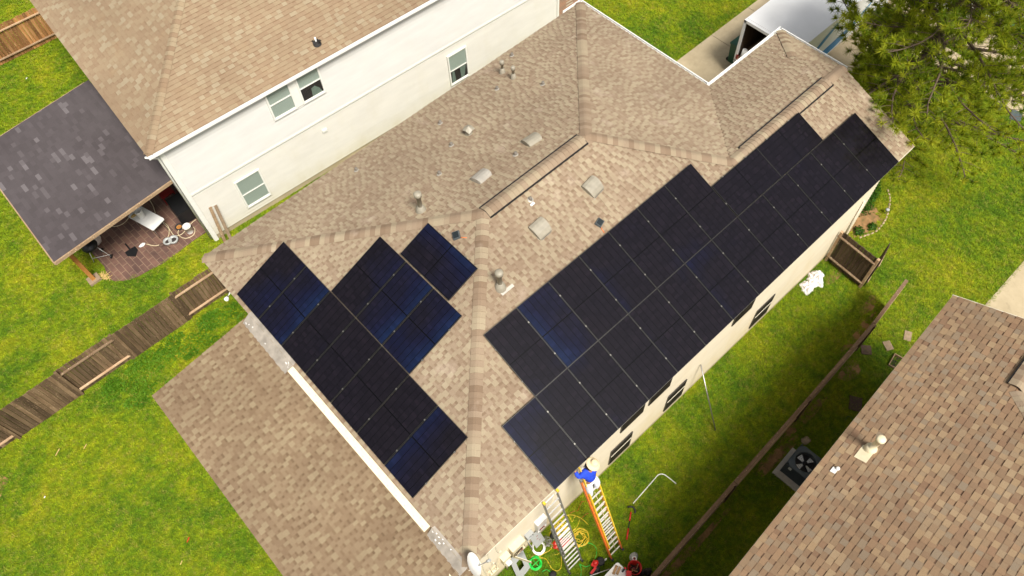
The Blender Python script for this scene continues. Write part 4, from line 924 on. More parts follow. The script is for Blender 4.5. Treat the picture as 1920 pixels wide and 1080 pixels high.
# crumpled white cloth by the wall
m = MB(); rg = random.Random(9)
def crumple(m, c, rx, ry, h, seed, n=22):
    rg = random.Random(seed); G = [[None] * (n + 1) for _ in range(n + 1)]
    for i in range(n + 1):
        for j in range(n + 1):
            u, w = i / n * 2 - 1, j / n * 2 - 1; rr = math.sqrt(u * u + w * w); f = max(0, 1 - rr ** 2.4); a = math.atan2(w, u)
            z = h * f * (.62 + .38 * math.sin(u * 5.1 + seed + 2.2 * math.sin(w * 4.3)) * math.cos(w * 4.4 + 1.7 * math.sin(u * 6))) + .03 * rg.random() * (f > 0)
            k_ = 1 + .16 * math.sin(3 * a + seed) + .08 * math.sin(7 * a); q = 1 if rr < 1 else 1 / rr
            G[i][j] = m.vert(V((c.x + u * q * rx * k_, c.y + w * q * ry * k_, .01 + z)))
    for i in range(n):
        for j in range(n): m.f.append([G[i][j], G[i + 1][j], G[i + 1][j + 1], G[i][j + 1]]); m.r.append(.5); m.m.append(0); m.sm.append(False)
c = gp(1527, 512, .1); crumple(m, V((c.x, 3.62, 0)), .24, .26, .26, 2); c = gp(1518, 517, .1); crumple(m, V((c.x - .02, 3.56, 0)), .26, .30, .22, 5); c = gp(1508, 530, .1); crumple(m, V((c.x, 3.58, 0)), .30, .24, .15, 9)
tag(m.build('drop_cloth', M['bagwhite']), 'heap of crumpled white cloth on the grass against the cream wall', 'cloth')
# leaning grey pole and bent white conduit
a = gp(1341.5, 807, 0.02); b = V((10.25, 3.87, 1.83)); m = MB(); m.tube([a, b], 0.021, 8); tag(m.build('leaning_pole', M['steel']), 'thin grey metal pole leaning from the grass against the cream wall', 'pole')
m = MB(); m.tube(smooth([gp(1187, 944, .03), gp(1210, 918, .03), gp(1229, 896, .03), gp(1235, 890, .03), gp(1242, 889, .03), gp(1249, 892, .03), gp(1268, 907, .03)], 5), 0.017, 8); tag(m.build('bent_conduit', M['whiteplastic']), 'bent white conduit pipe lying on the grass beside the fence yard', 'pipe')
m = MB(); m.tube([gp(1106, 1080, .25), gp(1143, 1067, .25)], 0.012, 6); tag(m.build('white_rod', M['whiteplastic']), 'thin straight white rod propped against the folding table', 'rod')
# small twigs and scraps
SCR = [((50, 147), 'whiteplastic', 'white paper scrap on the lawn below the top left fence', 0.08), ((353, 1012), 'red', 'small red scrap on the lawn by the porch roof edge', 0.13), ((108, 848), 'straw_dry', 'dry twig on the lawn below the grey fence', 0.2), ((160, 837), 'straw_dry', 'short dry twig right of another on the lower lawn', 0.13), ((340, 1055), 'straw_dry', 'pale stick near the bottom of the lawn', 0.1), ((84, 932), 'whiteplastic', 'tiny white scrap in the middle of the lower left lawn', 0.05), ((1853, 259), 'whiteplastic', 'tiny white scrap on the front lawn under the street pole', 0.06)]
for q, mt, lb, L in SCR:
    c = gp(*q, 0.05); m = MB(); m.bar(c + V((-L / 2, -L * .3, 0)), c + V((L / 2, L * .3, 0.01)), 0.025, 0.015); tag(m.build('lawn_scrap', M[mt]), lb, 'scrap')

# ================================================================ wall boxes near the ladders
def wb(name, a0, a1, z0, z1, d, mat, label, cat='electrical box'):
    t = thing(name, label, cat, ((a0 + a1) / 2, 3.9, z0)); m = MB(); w = 0.012; y0, y1 = 3.905 - d, 3.905
    m.box(((a0 + a1) / 2, (y0 + y1) / 2, z1), (a1 - a0 + 0.02, d + 0.02, w)); m.box(((a0 + a1) / 2, (y0 + y1) / 2, z0), (a1 - a0, d, w)); m.box((a0 + w / 2, (y0 + y1) / 2, (z0 + z1) / 2), (w, d - 0.002, z1 - z0 - w)); m.box((a1 - w / 2, (y0 + y1) / 2, (z0 + z1) / 2), (w, d - 0.002, z1 - z0 - w)); m.box(((a0 + a1) / 2, y1 - 0.006, (z0 + z1) / 2), (a1 - a0 - 2 * w, 0.012, z1 - z0 - w))
    m.build('case', M[mat], t); return t
def wires(t, a0, a1, y, z0, z1, mats, seed, n=8):
    rg = random.Random(seed)
    for i in range(n):
        m = MB(); p = [V((rg.uniform(a0, a1), y - rg.uniform(0, 0.05), z0 + (z1 - z0) * k_ / 4)) for k_ in range(5)]; m.tube(smooth(p, 4), 0.006, 5); m.build('wire', M[mats[i % len(mats)]], t)
def quadplate(t, name, pts_, mat, th=0.012):
    pts_ = [V(p) for p in pts_]; n = (pts_[1] - pts_[0]).cross(pts_[3] - pts_[0]).normalized() * th; m = MB(); m.idx(pts_ + [p - n for p in pts_], [(0, 1, 2, 3), (7, 6, 5, 4), (0, 4, 5, 1), (1, 5, 6, 2), (2, 6, 7, 3), (3, 7, 4, 0)]); return m.build(name, M[mat], t)
t = wb('breaker_box', 3.36, 3.70, 1.15, 1.98, 0.15, 'whiteplastic', 'white breaker box hung on the cream wall beside the aluminium ladder')
quadplate(t, 'cover', [(3.375, 3.75, 1.42), (3.685, 3.75, 1.42), (3.685, 3.75, 1.95), (3.375, 3.75, 1.95)], 'whiteplastic'); wires(t, 3.42, 3.64, 3.80, 1.18, 1.40, ['black', 'red', 'black'], 1, 6)
t = thing('inverter_cover', 'pale grey cover plate with reddish stickers tilted below the white breaker box', 'cover plate', (3.35, 3.6, 0.5))
A_, B_, C_, D_ = V((3.12, 3.86, 1.00)), V((3.46, 3.86, 1.03)), V((3.49, 3.62, 0.47)), V((3.15, 3.62, 0.44)); quadplate(t, 'plate', [A_, B_, C_, D_], 'greybox', 0.02)
for (u_, v_) in ((0.62, 0.3), (0.52, 0.48), (0.64, 0.66)):
    q = A_.lerp(B_, u_).lerp(D_.lerp(C_, u_), v_); m = MB(); m.box(q + V((0, -0.012, 0.014)), (0.07, 0.03, 0.006), M=Matrix.Rotation(rad(50), 3, 'X')); m.build('sticker', M['darkred'], t)
t = wb('disconnect_switch', 2.98, 3.20, 1.30, 1.66, 0.14, 'greybox', 'small grey switch box with its door hanging open'); wires(t, 3.02, 3.16, 3.84, 1.34, 1.6, ['black', 'tealgreen'], 2, 4); quadplate(t, 'door', [(2.985, 3.765, 1.30), (2.965, 3.55, 1.28), (2.965, 3.55, 0.95), (2.985, 3.765, 0.98)], 'greybox')
t = wb('meter_cabinet', 2.40, 2.84, 1.25, 2.05, 0.20, 'creambox', 'large cream meter cabinet standing open with dark wiring inside'); quadplate(t, 'cover', [(2.415, 3.70, 1.72), (2.825, 3.70, 1.72), (2.825, 3.70, 2.04), (2.415, 3.70, 2.04)], 'creambox'); wires(t, 2.46, 2.78, 3.75, 1.27, 1.72, ['black', 'black', 'darkred'], 3, 10)
quadplate(t, 'door', [(2.42, 3.70, 1.28), (2.42, 3.66, 1.66), (2.66, 3.28, 1.52), (2.68, 3.30, 1.16)], 'creambox')
t = thing('cabinet_cover', 'grey metal cabinet cover with a cutout leaning against the wall under the meter cabinet', 'cover plate', (2.6, 3.6, 0))
O0, U0, W0_ = V((2.22, 3.36, 0.03)), V((0.48, 0.05, 0.0)), V((0.10, 0.44, 0.86)); PQ = lambda a, b: O0 + U0 * a + W0_ * b
m = MB()
for (a0, a1, b0, b1) in ((0, 1, 0, .3), (0, 1, .68, 1), (0, .3, .3, .68), (.7, 1, .3, .68)): m.poly([PQ(a0, b0), PQ(a1, b0), PQ(a1, b1), PQ(a0, b1)])
for (p0, p1) in (((0, 0), (1, 0)), ((1, 0), (1, 1)), ((1, 1), (0, 1)), ((0, 1), (0, 0))): m.bar(PQ(*p0), PQ(*p1), 0.02, 0.02)
m.build('plate', M['greybox'], t)
t = wb('meter_box', 2.08, 2.33, 1.20, 1.80, 0.17, 'creambox', 'cream meter box with round white meter left of the open cabinet'); quadplate(t, 'cover', [(2.09, 3.73, 1.22), (2.32, 3.73, 1.22), (2.32, 3.73, 1.79), (2.09, 3.73, 1.79)], 'creambox'); m = MB(); m.lathe((2.21, 3.73, 1.42), [(0.085, 0), (0.085, 0.09), (0.07, 0.11), (0, 0.11)], 16, axis=(0, -1, 0)); m.build('meter', M['whiteplastic'], t); m = MB(); m.tube([(2.2, 3.82, 1.2), (2.2, 3.82, 0.05)], 0.035, 8); m.build('conduit', M['creambox'], t)
t = wb('telephone_box', 1.63, 1.90, 0.95, 1.42, 0.13, 'creambox', 'small cream cable box with loose wires near the house corner'); quadplate(t, 'cover', [(1.64, 3.77, 0.96), (1.89, 3.77, 0.96), (1.89, 3.77, 1.41), (1.64, 3.77, 1.41)], 'creambox')
rg = random.Random(6)
for i in range(5):
    m = MB(); m.tube(smooth([(1.65 + i * 0.05, 3.86, 1.42), (1.62 + i * 0.07, 3.8 - rg.random() * 0.1, 1.6), (1.6 + i * 0.1, 3.86, 1.75 + rg.random() * 0.2)], 5), 0.007, 5); m.build('wire', M['steel' if i % 2 else 'hosecream'], t)
for i, (x, z0, z1) in enumerate(((1.55, 1.0, 3.3), (1.78, 1.9, 3.4), (2.05, 2.4, 3.4))):
    m = MB(); m.tube(smooth([(x, 3.89, z1), (x - 0.02, 3.885, (z0 + z1) / 2), (x + 0.03, 3.89, z0), (x + 0.12, 3.885, z0 - 0.05)], 4), 0.012, 6); m.build('wall_cable', M['trim_cream'], H)

# satellite dish at the roof corner
sx, sy, sz = 1.22, 3.66, 5.0
D = thing('satellite_dish', 'pale grey satellite dish at the bottom corner of the solar roof', 'satellite dish', (sx, sy, sz))
ax = V((0.80, -0.45, 0.38)).normalized(); e1 = ax.cross(ZZ).normalized(); e2 = e1.cross(ax); m = MB(); c0 = V((sx - 0.05, sy - 0.10, sz + 0.25)); rings = []
for i in range(6):
    q = i / 5; rings.append([m.vert(c0 + (e1 * math.cos(2 * math.pi * j / 24) * 0.27 + e2 * math.sin(2 * math.pi * j / 24) * 0.33) * q + ax * (0.07 * q * q)) for j in range(24)])
for i in range(5):
    for j in range(24): m.f.append([rings[i][j], rings[i][(j + 1) % 24], rings[i + 1][(j + 1) % 24], rings[i + 1][j]]); m.r.append(0.5); m.m.append(0); m.sm.append(True)
m.build('dish', M['whiteplastic'], D); m = MB(); m.tube([c0 - e2 * 0.28, c0 + ax * 0.36 - e2 * 0.12], 0.014, 6); m.tube([(sx, sy, sz - 0.03), c0 - ax * 0.05], 0.024, 8); m.build('mast', M['steel'], D); m = MB(); m.tube([c0 + ax * 0.33 - e2 * 0.13, c0 + ax * 0.42 - e2 * 0.1], 0.035, 10); m.build('receiver', M['greybox'], D)
c = gp(848, 1078, 4.76); m = MB(); m.box((c.x, c.y, 4.77), (0.26, 0.16, 0.10), M=Matrix.Rotation(0.9, 3, 'Z'), taper=0.8); tag(m.build('roof_cable_box', M['creambox']), 'small cream cable box lying on the porch roof near the dish', 'box')
c = gp(427, 556, 4.6); fl = thing('floodlight', 'small white floodlight under the left eave above the fence', 'floodlight', (c.x, c.y, 4.6)); m = MB(); m.tube([(1.08, c.y - 0.1, 4.82), c], 0.018, 6); m.build('bracket', M['whiteplastic'], fl); m = MB(); m.lathe(c, [(0.03, 0), (0.07, 0.1), (0.075, 0.12), (0, 0.1)], 12, axis=(-0.6, 0.1, -0.7)); m.build('lamp_head', M['whiteplastic'], fl)

# ================================================================ ladders
def ladder_section(t, a, b, w, rail_mat, rung_mat, n, off=0.0, rw=0.032, rd=0.075, tips=None):
    """a, b: centres of foot and head; rails stand w apart along x; off lifts the section off the ladder plane"""
    a = V(a); b = V(b); d = (b - a).normalized(); s = V((1, 0, 0)); s = (s - d * s.dot(d)).normalized(); nn = s.cross(d)
    if nn.y > 0: nn = -nn
    a = a + nn * off; b = b + nn * off
    for sg in (-1, 1):
        m = MB(); m.bar(a + s * sg * w / 2, b + s * sg * w / 2, rw, rd, up=nn); m.build('rail', M[rail_mat], t)
    L = (b - a).length
    for i in range(n):
        c = a + d * (L * (i + 0.55) / n); m = MB(); m.bar(c - s * (w / 2 - rw / 2), c + s * (w / 2 - rw / 2), 0.03, 0.028, up=nn); m.build('rung', M[rung_mat], t)
    return d, s, nn
L1 = thing('aluminium_ladder', 'bare aluminium extension ladder with grey rails leaning on the eave near the corner', 'ladder', (3.67, 2.56, 0))
ladder_section(L1, (3.67, 2.56, 0.02), (3.60, 3.22, 3.25), 0.50, 'alu_dull', 'alu', 11)
d_, s_, n_2 = ladder_section(L1, (3.665, 2.85, 1.32), (3.575, 3.60, 4.90), 0.44, 'alu_dull', 'alu', 11, 0.05)
for sg in (-1, 1):
    m = MB(); m.box(V((3.575, 3.56, 4.93)) + s_ * sg * 0.22 + n_2 * 0.06, (0.06, 0.07, 0.09)); m.build('end_cap', M['yellow'], L1); m = MB(); m.box(V((3.67, 2.55, 0.03)) + s_ * sg * 0.25, (0.06, 0.13, 0.05)); m.build('foot', M['black'], L1)
m = MB(); m.tube(smooth([(3.35, 3.5, 4.95), (3.5, 3.42, 4.72), (3.7, 3.5, 4.8), (3.8, 3.55, 4.97)], 5), 0.008, 5); m.build('tie_rope', M['hosecream'], L1)
L2 = thing('fibreglass_ladder', 'orange and yellow fibreglass extension ladder the worker stands on', 'ladder', (4.78, 2.0, 0))
ladder_section(L2, (4.785, 2.0, 0.02), (4.735, 3.42, 4.30), 0.43, 'orange', 'alu', 14, 0.0, 0.035, 0.085)
ladder_section(L2, (4.78, 2.24, 0.72), (4.73, 3.60, 4.98), 0.365, 'yellowrail', 'alu', 15, 0.075, 0.03, 0.07)
for sg in (-1, 1):
    m = MB(); m.box((4.785 + sg * 0.215, 1.98, 0.03), (0.07, 0.14, 0.06)); m.build('foot', M['black'], L2); m = MB(); m.box((4.74 + sg * 0.215, 3.40, 4.32), (0.07, 0.08, 0.12)); m.build('rail_bracket', M['alu_dull'], L2)
m = MB(); m.tube(smooth([(4.79, 2.05, 0.3), (4.78, 2.35, 1.2), (4.78, 2.8, 2.6), (4.76, 3.1, 3.5)], 4), 0.008, 5); m.build('haul_rope', M['hosecream'], L2)

# ================================================================ the worker
def skin_mesh(name, verts, edges, radii, mat, parent, sub=2, root=0):
    me = bpy.data.meshes.new(name + '_tmp'); me.from_pydata([tuple(v) for v in verts], edges, []); o = bpy.data.objects.new(name + '_tmp', me); COL.objects.link(o)
    md = o.modifiers.new('skin', 'SKIN'); sv = me.skin_vertices[0].data if me.skin_vertices else None
    if sv is None:
        bm = bmesh.new(); bm.from_mesh(me); bm.verts.layers.skin.verify(); bm.to_mesh(me); bm.free(); sv = me.skin_vertices[0].data
    for i, r in enumerate(radii):
        r = r if isinstance(r, tuple) else (r, r); sv[i].radius = r; sv[i].use_root = (i == root)
    md2 = o.modifiers.new('sub', 'SUBSURF'); md2.levels = sub; md2.render_levels = sub
    dg = bpy.context.evaluated_depsgraph_get(); dg.update(); ev = o.evaluated_get(dg); m2 = bpy.data.meshes.new_from_object(ev); bpy.data.objects.remove(o)
    for p in m2.polygons: p.use_smooth = True
    m2.materials.clear(); m2.materials.append(mat)
    if parent is not None and parent.name in WM: m2.transform(WM[parent.name].inverted())
    o2 = bpy.data.objects.new(name, m2); COL.objects.link(o2)
    if parent is not None: o2.parent = parent; WM[o2.name] = WM[parent.name]
    return o2
PE = thing('person', 'worker in wide straw hat, royal blue shirt and white trousers standing on the fibreglass ladder', 'person', (4.76, 3.1, 3.45))
pel = V((4.73, 3.28, 4.27)); J = {}
J['pel'] = pel; J['wst'] = V((4.73, 3.31, 4.43)); J['chs'] = V((4.72, 3.37, 4.68)); J['nck'] = V((4.74, 3.40, 4.88)); J['hd'] = V((4.77, 3.38, 4.98)); J['top'] = V((4.79, 3.36, 5.13))
J['ls'] = V((4.54, 3.40, 4.80)); J['le'] = V((4.40, 3.40, 4.86)); J['lw'] = V((4.43, 3.58, 5.00)); J['lh'] = V((4.46, 3.65, 5.02))
J['rs'] = V((4.91, 3.38, 4.80)); J['re'] = V((5.00, 3.42, 4.62)); J['rw'] = V((4.93, 3.54, 4.84)); J['rh'] = V((4.91, 3.60, 4.93))
J['lhip'] = V((4.64, 3.27, 4.22)); J['lk'] = V((4.62, 3.17, 3.86)); J['la'] = V((4.64, 3.13, 3.48)); J['lt'] = V((4.64, 3.27, 3.45))
J['rhip'] = V((4.82, 3.27, 4.22)); J['rk'] = V((4.87, 3.16, 3.96)); J['ra'] = V((4.85, 3.14, 3.66)); J['rt'] = V((4.85, 3.28, 3.62))
names = list(J); idx = {n: i for i, n in enumerate(names)}
E_ = [('pel', 'wst'), ('wst', 'chs'), ('chs', 'nck'), ('nck', 'hd'), ('hd', 'top'), ('chs', 'ls'), ('ls', 'le'), ('le', 'lw'), ('lw', 'lh'), ('chs', 'rs'), ('rs', 're'), ('re', 'rw'), ('rw', 'rh'), ('pel', 'lhip'), ('lhip', 'lk'), ('lk', 'la'), ('la', 'lt'), ('pel', 'rhip'), ('rhip', 'rk'), ('rk', 'ra'), ('ra', 'rt')]
Rr_ = dict(pel=.125, wst=.12, chs=.135, nck=.05, hd=.075, top=.085, ls=.06, le=.042, lw=.027, lh=.035, rs=.06, re=.042, rw=.027, rh=.035, lhip=.085, lk=.06, la=.04, lt=.035, rhip=.085, rk=.06, ra=.04, rt=.035)
vs = [J[n] for n in names]; ed = [(idx[a], idx[b]) for a, b in E_]; rr_ = [Rr_[n] for n in names]
for h, sgn in (('lh', -1), ('rh', 1)):                 # five fingers on each hand, resting over the gutter lip
    c = J[h]
    for f, (dx, ln) in enumerate(((-0.030, 0.055), (-0.012, 0.065), (0.008, 0.062), (0.028, 0.05))):
        vs += [c + V((dx, 0.03, 0.0)), c + V((dx, 0.03 + ln * .6, 0.008)), c + V((dx, 0.03 + ln, -0.012))]; n0 = len(vs) - 3; ed += [(idx[h], n0), (n0, n0 + 1), (n0 + 1, n0 + 2)]; rr_ += [0.0095, 0.0085, 0.007]
    vs += [c + V((-sgn * 0.04, 0.0, 0.0)), c + V((-sgn * 0.055, 0.03, -0.008))]; n0 = len(vs) - 2; ed += [(idx[h], n0), (n0, n0 + 1)]; rr_ += [0.010, 0.008]
skin_mesh('body', vs, ed, rr_, M['skin'], PE, 2, 0)
def sub_skin(name, ns, rmul, add, mat, ends={}):
    v = [J[n].copy() for n in ns]; e = [(ns.index(a), ns.index(b)) for a, b in E_ if a in ns and b in ns]
    for n, q in ends.items(): v[ns.index(n)] = V(q)
    return skin_mesh(name, v, e, [Rr_[n] * rmul + add for n in ns], mat, PE, 2, ns.index('chs') if 'chs' in ns else ns.index('pel'))
sub_skin('shirt', ['pel', 'wst', 'chs', 'ls', 'le', 'lw', 'rs', 're', 'rw'], 1.12, 0.02, M['blueshirt'], {'lw': J['le'].lerp(J['lw'], .75), 'rw': J['re'].lerp(J['rw'], .75), 'pel': J['pel'].lerp(J['wst'], .35)})
J['belt'] = J['pel'].lerp(J['wst'], .55); Rr_['belt'] = .118; E_.append(('pel', 'belt')); sub_skin('trousers', ['pel', 'belt', 'lhip', 'lk', 'la', 'rhip', 'rk', 'ra'], 1.2, 0.024, M['pants'])
for a_, t_ in (('la', 'lt'), ('ra', 'rt')):
    m = MB(); m.ball(J[a_].lerp(J[t_], .5) + V((0, 0, -0.01)), 0.05, 0.13, 0.05, 10, 6); m.build('shoe', M['shoe'], PE)
m = MB(); m.ball(J['hd'] + V((-0.035, 0.005, 0.05)), 0.10, 0.115, 0.11, 12, 8); m.build('hair', M['hair'], PE)
m = MB(); hc = J['hd'] + V((-0.02, 0.09, 0.045))      # small facial features on the side turned to the roof
m.ball(hc + V((0, 0.0, 0)), 0.012, 0.018, 0.02, 6, 4); 
for sg in (-1, 1): m.ball(hc + V((sg * 0.03, -0.008, 0.025)), 0.009, 0.006, 0.007, 6, 4, r=0)
m.build('face', M['skin'], PE)
hn = V((0.35, -0.25, 1)).normalized(); hc = J['top'] + V((0.045, -0.02, 0.0)); m = MB()
m.lathe(hc, [(0.178, -0.03), (0.165, -0.012), (0.13, 0.0), (0.10, 0.005), (0.092, 0.06), (0.08, 0.095), (0.04, 0.108), (0, 0.108)], 26, axis=hn); m.lathe(hc, [(0.178, -0.03), (0.13, -0.008), (0.09, -0.004)], 26, axis=hn); m.build('straw_hat', M['straw'], PE)

# ================================================================ clutter on the grass by the ladders
def hose(name, pts_, r, mat, label, cat='hose', z=0.03, group=None):
    m = MB(); m.tube(smooth([gp(*q, z) for q in pts_], 5), r, 6); return tag(m.build(name, M[mat]), label, cat, group)
cc_ = lambda x, y: (870 + x / 6, 900 + y / 6)
def coil(name, px, py, r, mat, label, tr=0.012, n=5, seed=1, cat='hose', sq=1.0, spread=0.35):
    rg = random.Random(seed); c = gp(px, py, 0.03); p = []
    for i in range(n * 16):
        a = 2 * math.pi * i / 16; k_ = i / (n * 16); q = r * (1 - spread * k_ * rg.uniform(0.6, 1.1)); ox, oy = 0.05 * math.sin(a * 0.21 + seed), 0.05 * math.cos(a * 0.17)
        p.append(V((c.x + ox * spread + q * math.cos(a), c.y + oy * spread + q * sq * math.sin(a), 0.025 + 0.05 * k_ + 0.01 * math.sin(a * 3))))
    m = MB(); m.tube(p, tr, 6); return tag(m.build(name, M[mat]), label, cat)
coil('hose_coil', 1009.8, 1027.5, 0.20, 'whiteplastic', 'neat coil of white cable on the grass under the cover plate', 0.014, 6, 1, 'cable', spread=0.25)
coil('hose_coil', 1004.2, 1056.5, 0.19, 'green', 'coil of bright green hose on the grass', 0.012, 7, 2, spread=0.3)
m = MB(); c = gp(1004.2, 1056.5, .05); m.tube([c + V((-.17, 0, .05)), c + V((.17, 0, .05))], 0.011, 5); m.tube([c + V((0, -.17, .065)), c + V((0, .17, .065))], 0.011, 5); tag(m.build('coil_ties', M['green']), 'crossed green ties over the bright green hose coil', 'ties')
coil('hose_coil', 1087.5, 1009, 0.31, 'yellow', 'loose coil of yellow air hose right of the aluminium ladder', 0.011, 7, 5, spread=0.75, sq=0.85)
coil('hose_coil', 1052, 993, 0.20, 'yellow', 'tangle of yellow hose under the aluminium ladder rungs', 0.013, 6, 8, spread=0.8)
hose('air_hose', [cc_(1040, 520), cc_(1100, 425), cc_(1170, 395), cc_(1250, 400), cc_(1330, 440), cc_(1400, 505)], 0.012, 'yellow', 'yellow hose arching right between the two ladders')
hose('air_hose', [cc_(1170, 397), cc_(1195, 430), cc_(1215, 472), cc_(1235, 430), cc_(1255, 405)], 0.010, 'yellow', 'short yellow hose loop hanging from the arching hose')
hose('air_hose', [cc_(1298, 450), cc_(1285, 495), cc_(1268, 530), cc_(1230, 560)], 0.010, 'yellow', 'yellow hose end running down to the loose coil')
hose('air_hose', [cc_(820, 880), cc_(905, 880), cc_(950, 930), cc_(985, 990), cc_(1040, 1022), cc_(1085, 995), cc_(1098, 920), cc_(1092, 845)], 0.012, 'yellow', 'yellow hose curving along the bottom past the green coil')
hose('air_hose', [cc_(830, 875), cc_(900, 825), cc_(980, 775), cc_(985, 690), cc_(962, 620), cc_(975, 580)], 0.012, 'yellow', 'yellow hose bending right of the white coil')
hose('air_hose', [cc_(1020, 842), cc_(1060, 830), cc_(1090, 800)], 0.010, 'yellow', 'yellow hose scrap behind the aluminium ladder foot')
c3 = lambda x, y: (1080 + x / 9, 960 + y / 9)
hose('garden_hose', [c3(40, 640), c3(100, 560), c3(200, 522), c3(300, 560), c3(350, 650), c3(325, 780), c3(265, 870), c3(180, 922), c3(100, 900), c3(60, 880), c3(88, 960), c3(80, 1090)], 0.009, 'green', 'thin green hose making a wide loop below the ladders')
hose('garden_hose', [cc_(880, 1030), cc_(930, 1008), cc_(970, 1035), cc_(975, 1060)], 0.009, 'green', 'short green hose curl below the green coil')
hose('power_cable', [c3(100, 100), c3(150, 50), c3(210, 20)], 0.006, 'red', 'thin red cord between the yellow hose and orange ladder', 'cord')
hose('power_cable', [cc_(740, 880), cc_(790, 840), cc_(850, 830)], 0.006, 'red', 'thin red cord above the green coil', 'cord')
hose('power_cable', [cc_(1180, 380), cc_(1240, 350), cc_(1280, 340), cc_(1320, 250), cc_(1360, 240)], 0.006, 'red', 'thin red cord on the grass below the cream wall', 'cord')
m = MB(); rg = random.Random(2)
for q in ((1030, 700), (1060, 720), (1100, 690), (1140, 715), (1090, 750), (1040, 740), (1160, 690)):
    c = gp(*cc_(*q), 0.03); m.ball((c.x, c.y, 0.02), 0.13, 0.09, 0.035, 9, 5, jit=0.2, rng=rg)
tag(m.build('red_tarp', M['red']), 'crumpled red tarp under the aluminium ladder', 'tarp')
m = MB()
for i in range(16):
    p = [gp(*cc_(960 + rg.uniform(-70, 50), 700 + rg.uniform(-70, 60)), 0.04 + rg.random() * 0.03) for _ in range(4)]; m.tube(smooth(p, 4), 0.005, 4)
tag(m.build('cable_tangle', M['steel']), 'tangle of thin grey cables left of the aluminium ladder', 'cable')
m = MB(); c = gp(*cc_(1000, 625), 0.1); m.ball((c.x, c.y, 0.08), 0.10, 0.08, 0.08, 9, 6, jit=.15, rng=rg); tag(m.build('tool_pouch', M['blackmat']), 'black tool pouch on the grass beside the ladder rail', 'pouch')
m = MB(); c = gp(*cc_(1000, 1065), 0.05); m.ball((c.x, c.y, 0.06), 0.12, 0.10, 0.08, 9, 6, jit=.12, rng=rg); tag(m.build('black_bag', M['blackmat']), 'black bag on the grass at the bottom edge below the yellow hose', 'bag')
# red shafted tool
T = thing('post_hole_tool', 'red shafted hand tool with black curved head lying on the grass', 'tool', gp(1179, 980, 0))
a, b = gp(1183, 960, .05), gp(1175, 1012, .05); m = MB(); m.tube([a, a.lerp(b, .33)], 0.022, 8); m.build('upper_grip', M['red'], T); m = MB(); m.tube([a.lerp(b, .33), a.lerp(b, .63)], 0.014, 8); m.build('shaft', M['blackmat'], T); m = MB(); m.tube([a.lerp(b, .6), b], 0.026, 8); m.build('handle', M['red'], T)
m = MB(); m.tube(smooth([gp(1177, 951, .06), gp(1181, 950, .08), gp(1187, 951, .08), gp(1191, 957, .06), gp(1190, 962, .04)], 5), 0.026, 8); m.build('head', M['black'], T)
# red and black power machine
T = thing('power_saw', 'red and black power machine with wheels on the grass', 'power tool', gp(1119, 1063, 0))
for q, r_ in (((1126, 1053), .12), ((1119, 1068), .10)):
    c = gp(*q, 0.08); m = MB(); m.lathe((c.x, c.y, 0.01), [(r_ * .6, 0), (r_, .02), (r_, .12), (r_ * .7, .15), (0, .15)], 16); m.build('wheel', M['blackmat'], T)
m = MB(); m.bar(gp(1118, 1053, .12), gp(1112, 1063, .12), 0.16, 0.14); m.ball(gp(1117, 1055, .2), .09, .07, .06, 10, 6); m.build('housing', M['red'], T); m = MB(); m.bar(gp(1117, 1064, .14), gp(1108, 1076, .1), 0.07, 0.07); m.build('handle', M['red'], T); m = MB(); m.bar(gp(1113, 1072, .07), gp(1107, 1078, .07), 0.12, 0.09); m.build('grip', M['black'], T)
# folding table and things on it
TT = thing('folding_table', 'white folding table with rounded corner at the bottom edge carrying cardboard and tools', 'table', (4.2, 1.25, 0))
k0, k1, k2 = gp(1157.8, 1053, .72), gp(1133, 1080, .72), gp(1190, 1080, .72); e1_ = (k1 - k0).normalized(); e2_ = (k2 - k0); e2_ = (e2_ - e1_ * e2_.dot(e1_)).normalized()
def rounded_top(mb, o, e1, e2, l1, l2, z0, z1, r=0.07):
    ring = []
    for (cx, cy, a0) in ((r, r, 180), (l1 - r, r, 270), (l1 - r, l2 - r, 0), (r, l2 - r, 90)):
        for k_ in range(6): a = rad(a0 + 18 * k_); ring.append((cx + r * math.cos(a), cy + r * math.sin(a)))
    P = [o + e1 * x + e2 * y for x, y in ring]; f = [V((p.x, p.y, z1)) for p in P]; g_ = [V((p.x, p.y, z0)) for p in P]
    mb.poly(f); mb.poly(g_[::-1])
    for i in range(len(P)): j = (i + 1) % len(P); mb.poly([g_[i], g_[j], f[j], f[i]])
m = MB(); rounded_top(m, k0, e1_, e2_, 1.7, 0.75, .68, .72); m.build('tabletop', M['whiteplastic'], TT)
for u_ in (.15, 1.55):
    for v_ in (.1, .65):
        q = k0 + e1_ * u_ + e2_ * v_; m = MB(); m.tube([(q.x, q.y, .68), (q.x, q.y, 0)], 0.013, 6); m.build('leg', M['steel'], TT)
def on_table(x, y, z=.72): q = gp(*c3(x, y), z); return q
q0, q1 = on_table(690, 905, .75), on_table(630, 1050, .75); m = MB(); m.tube([q0, q1], 0.035, 10); tag(m.build('cardboard_roll', M['card']), 'brown cardboard roll lying on the folding table', 'roll')
m = MB(); m.bar(on_table(745, 925, .735), on_table(690, 1055, .735), 0.07, 0.028); tag(m.build('cardboard_strip', M['card']), 'flat brown cardboard piece right of the roll on the folding table', 'cardboard')
T = thing('cordless_drill', 'small red and black cordless drill on the folding table', 'drill', on_table(805, 985)); m = MB(); m.bar(on_table(780, 1010, .77), on_table(820, 960, .77), 0.05, 0.06); m.build('body', M['blackmat'], T); m = MB(); m.bar(on_table(820, 960, .77), on_table(838, 940, .77), 0.055, 0.055); m.build('chuck', M['red'], T)
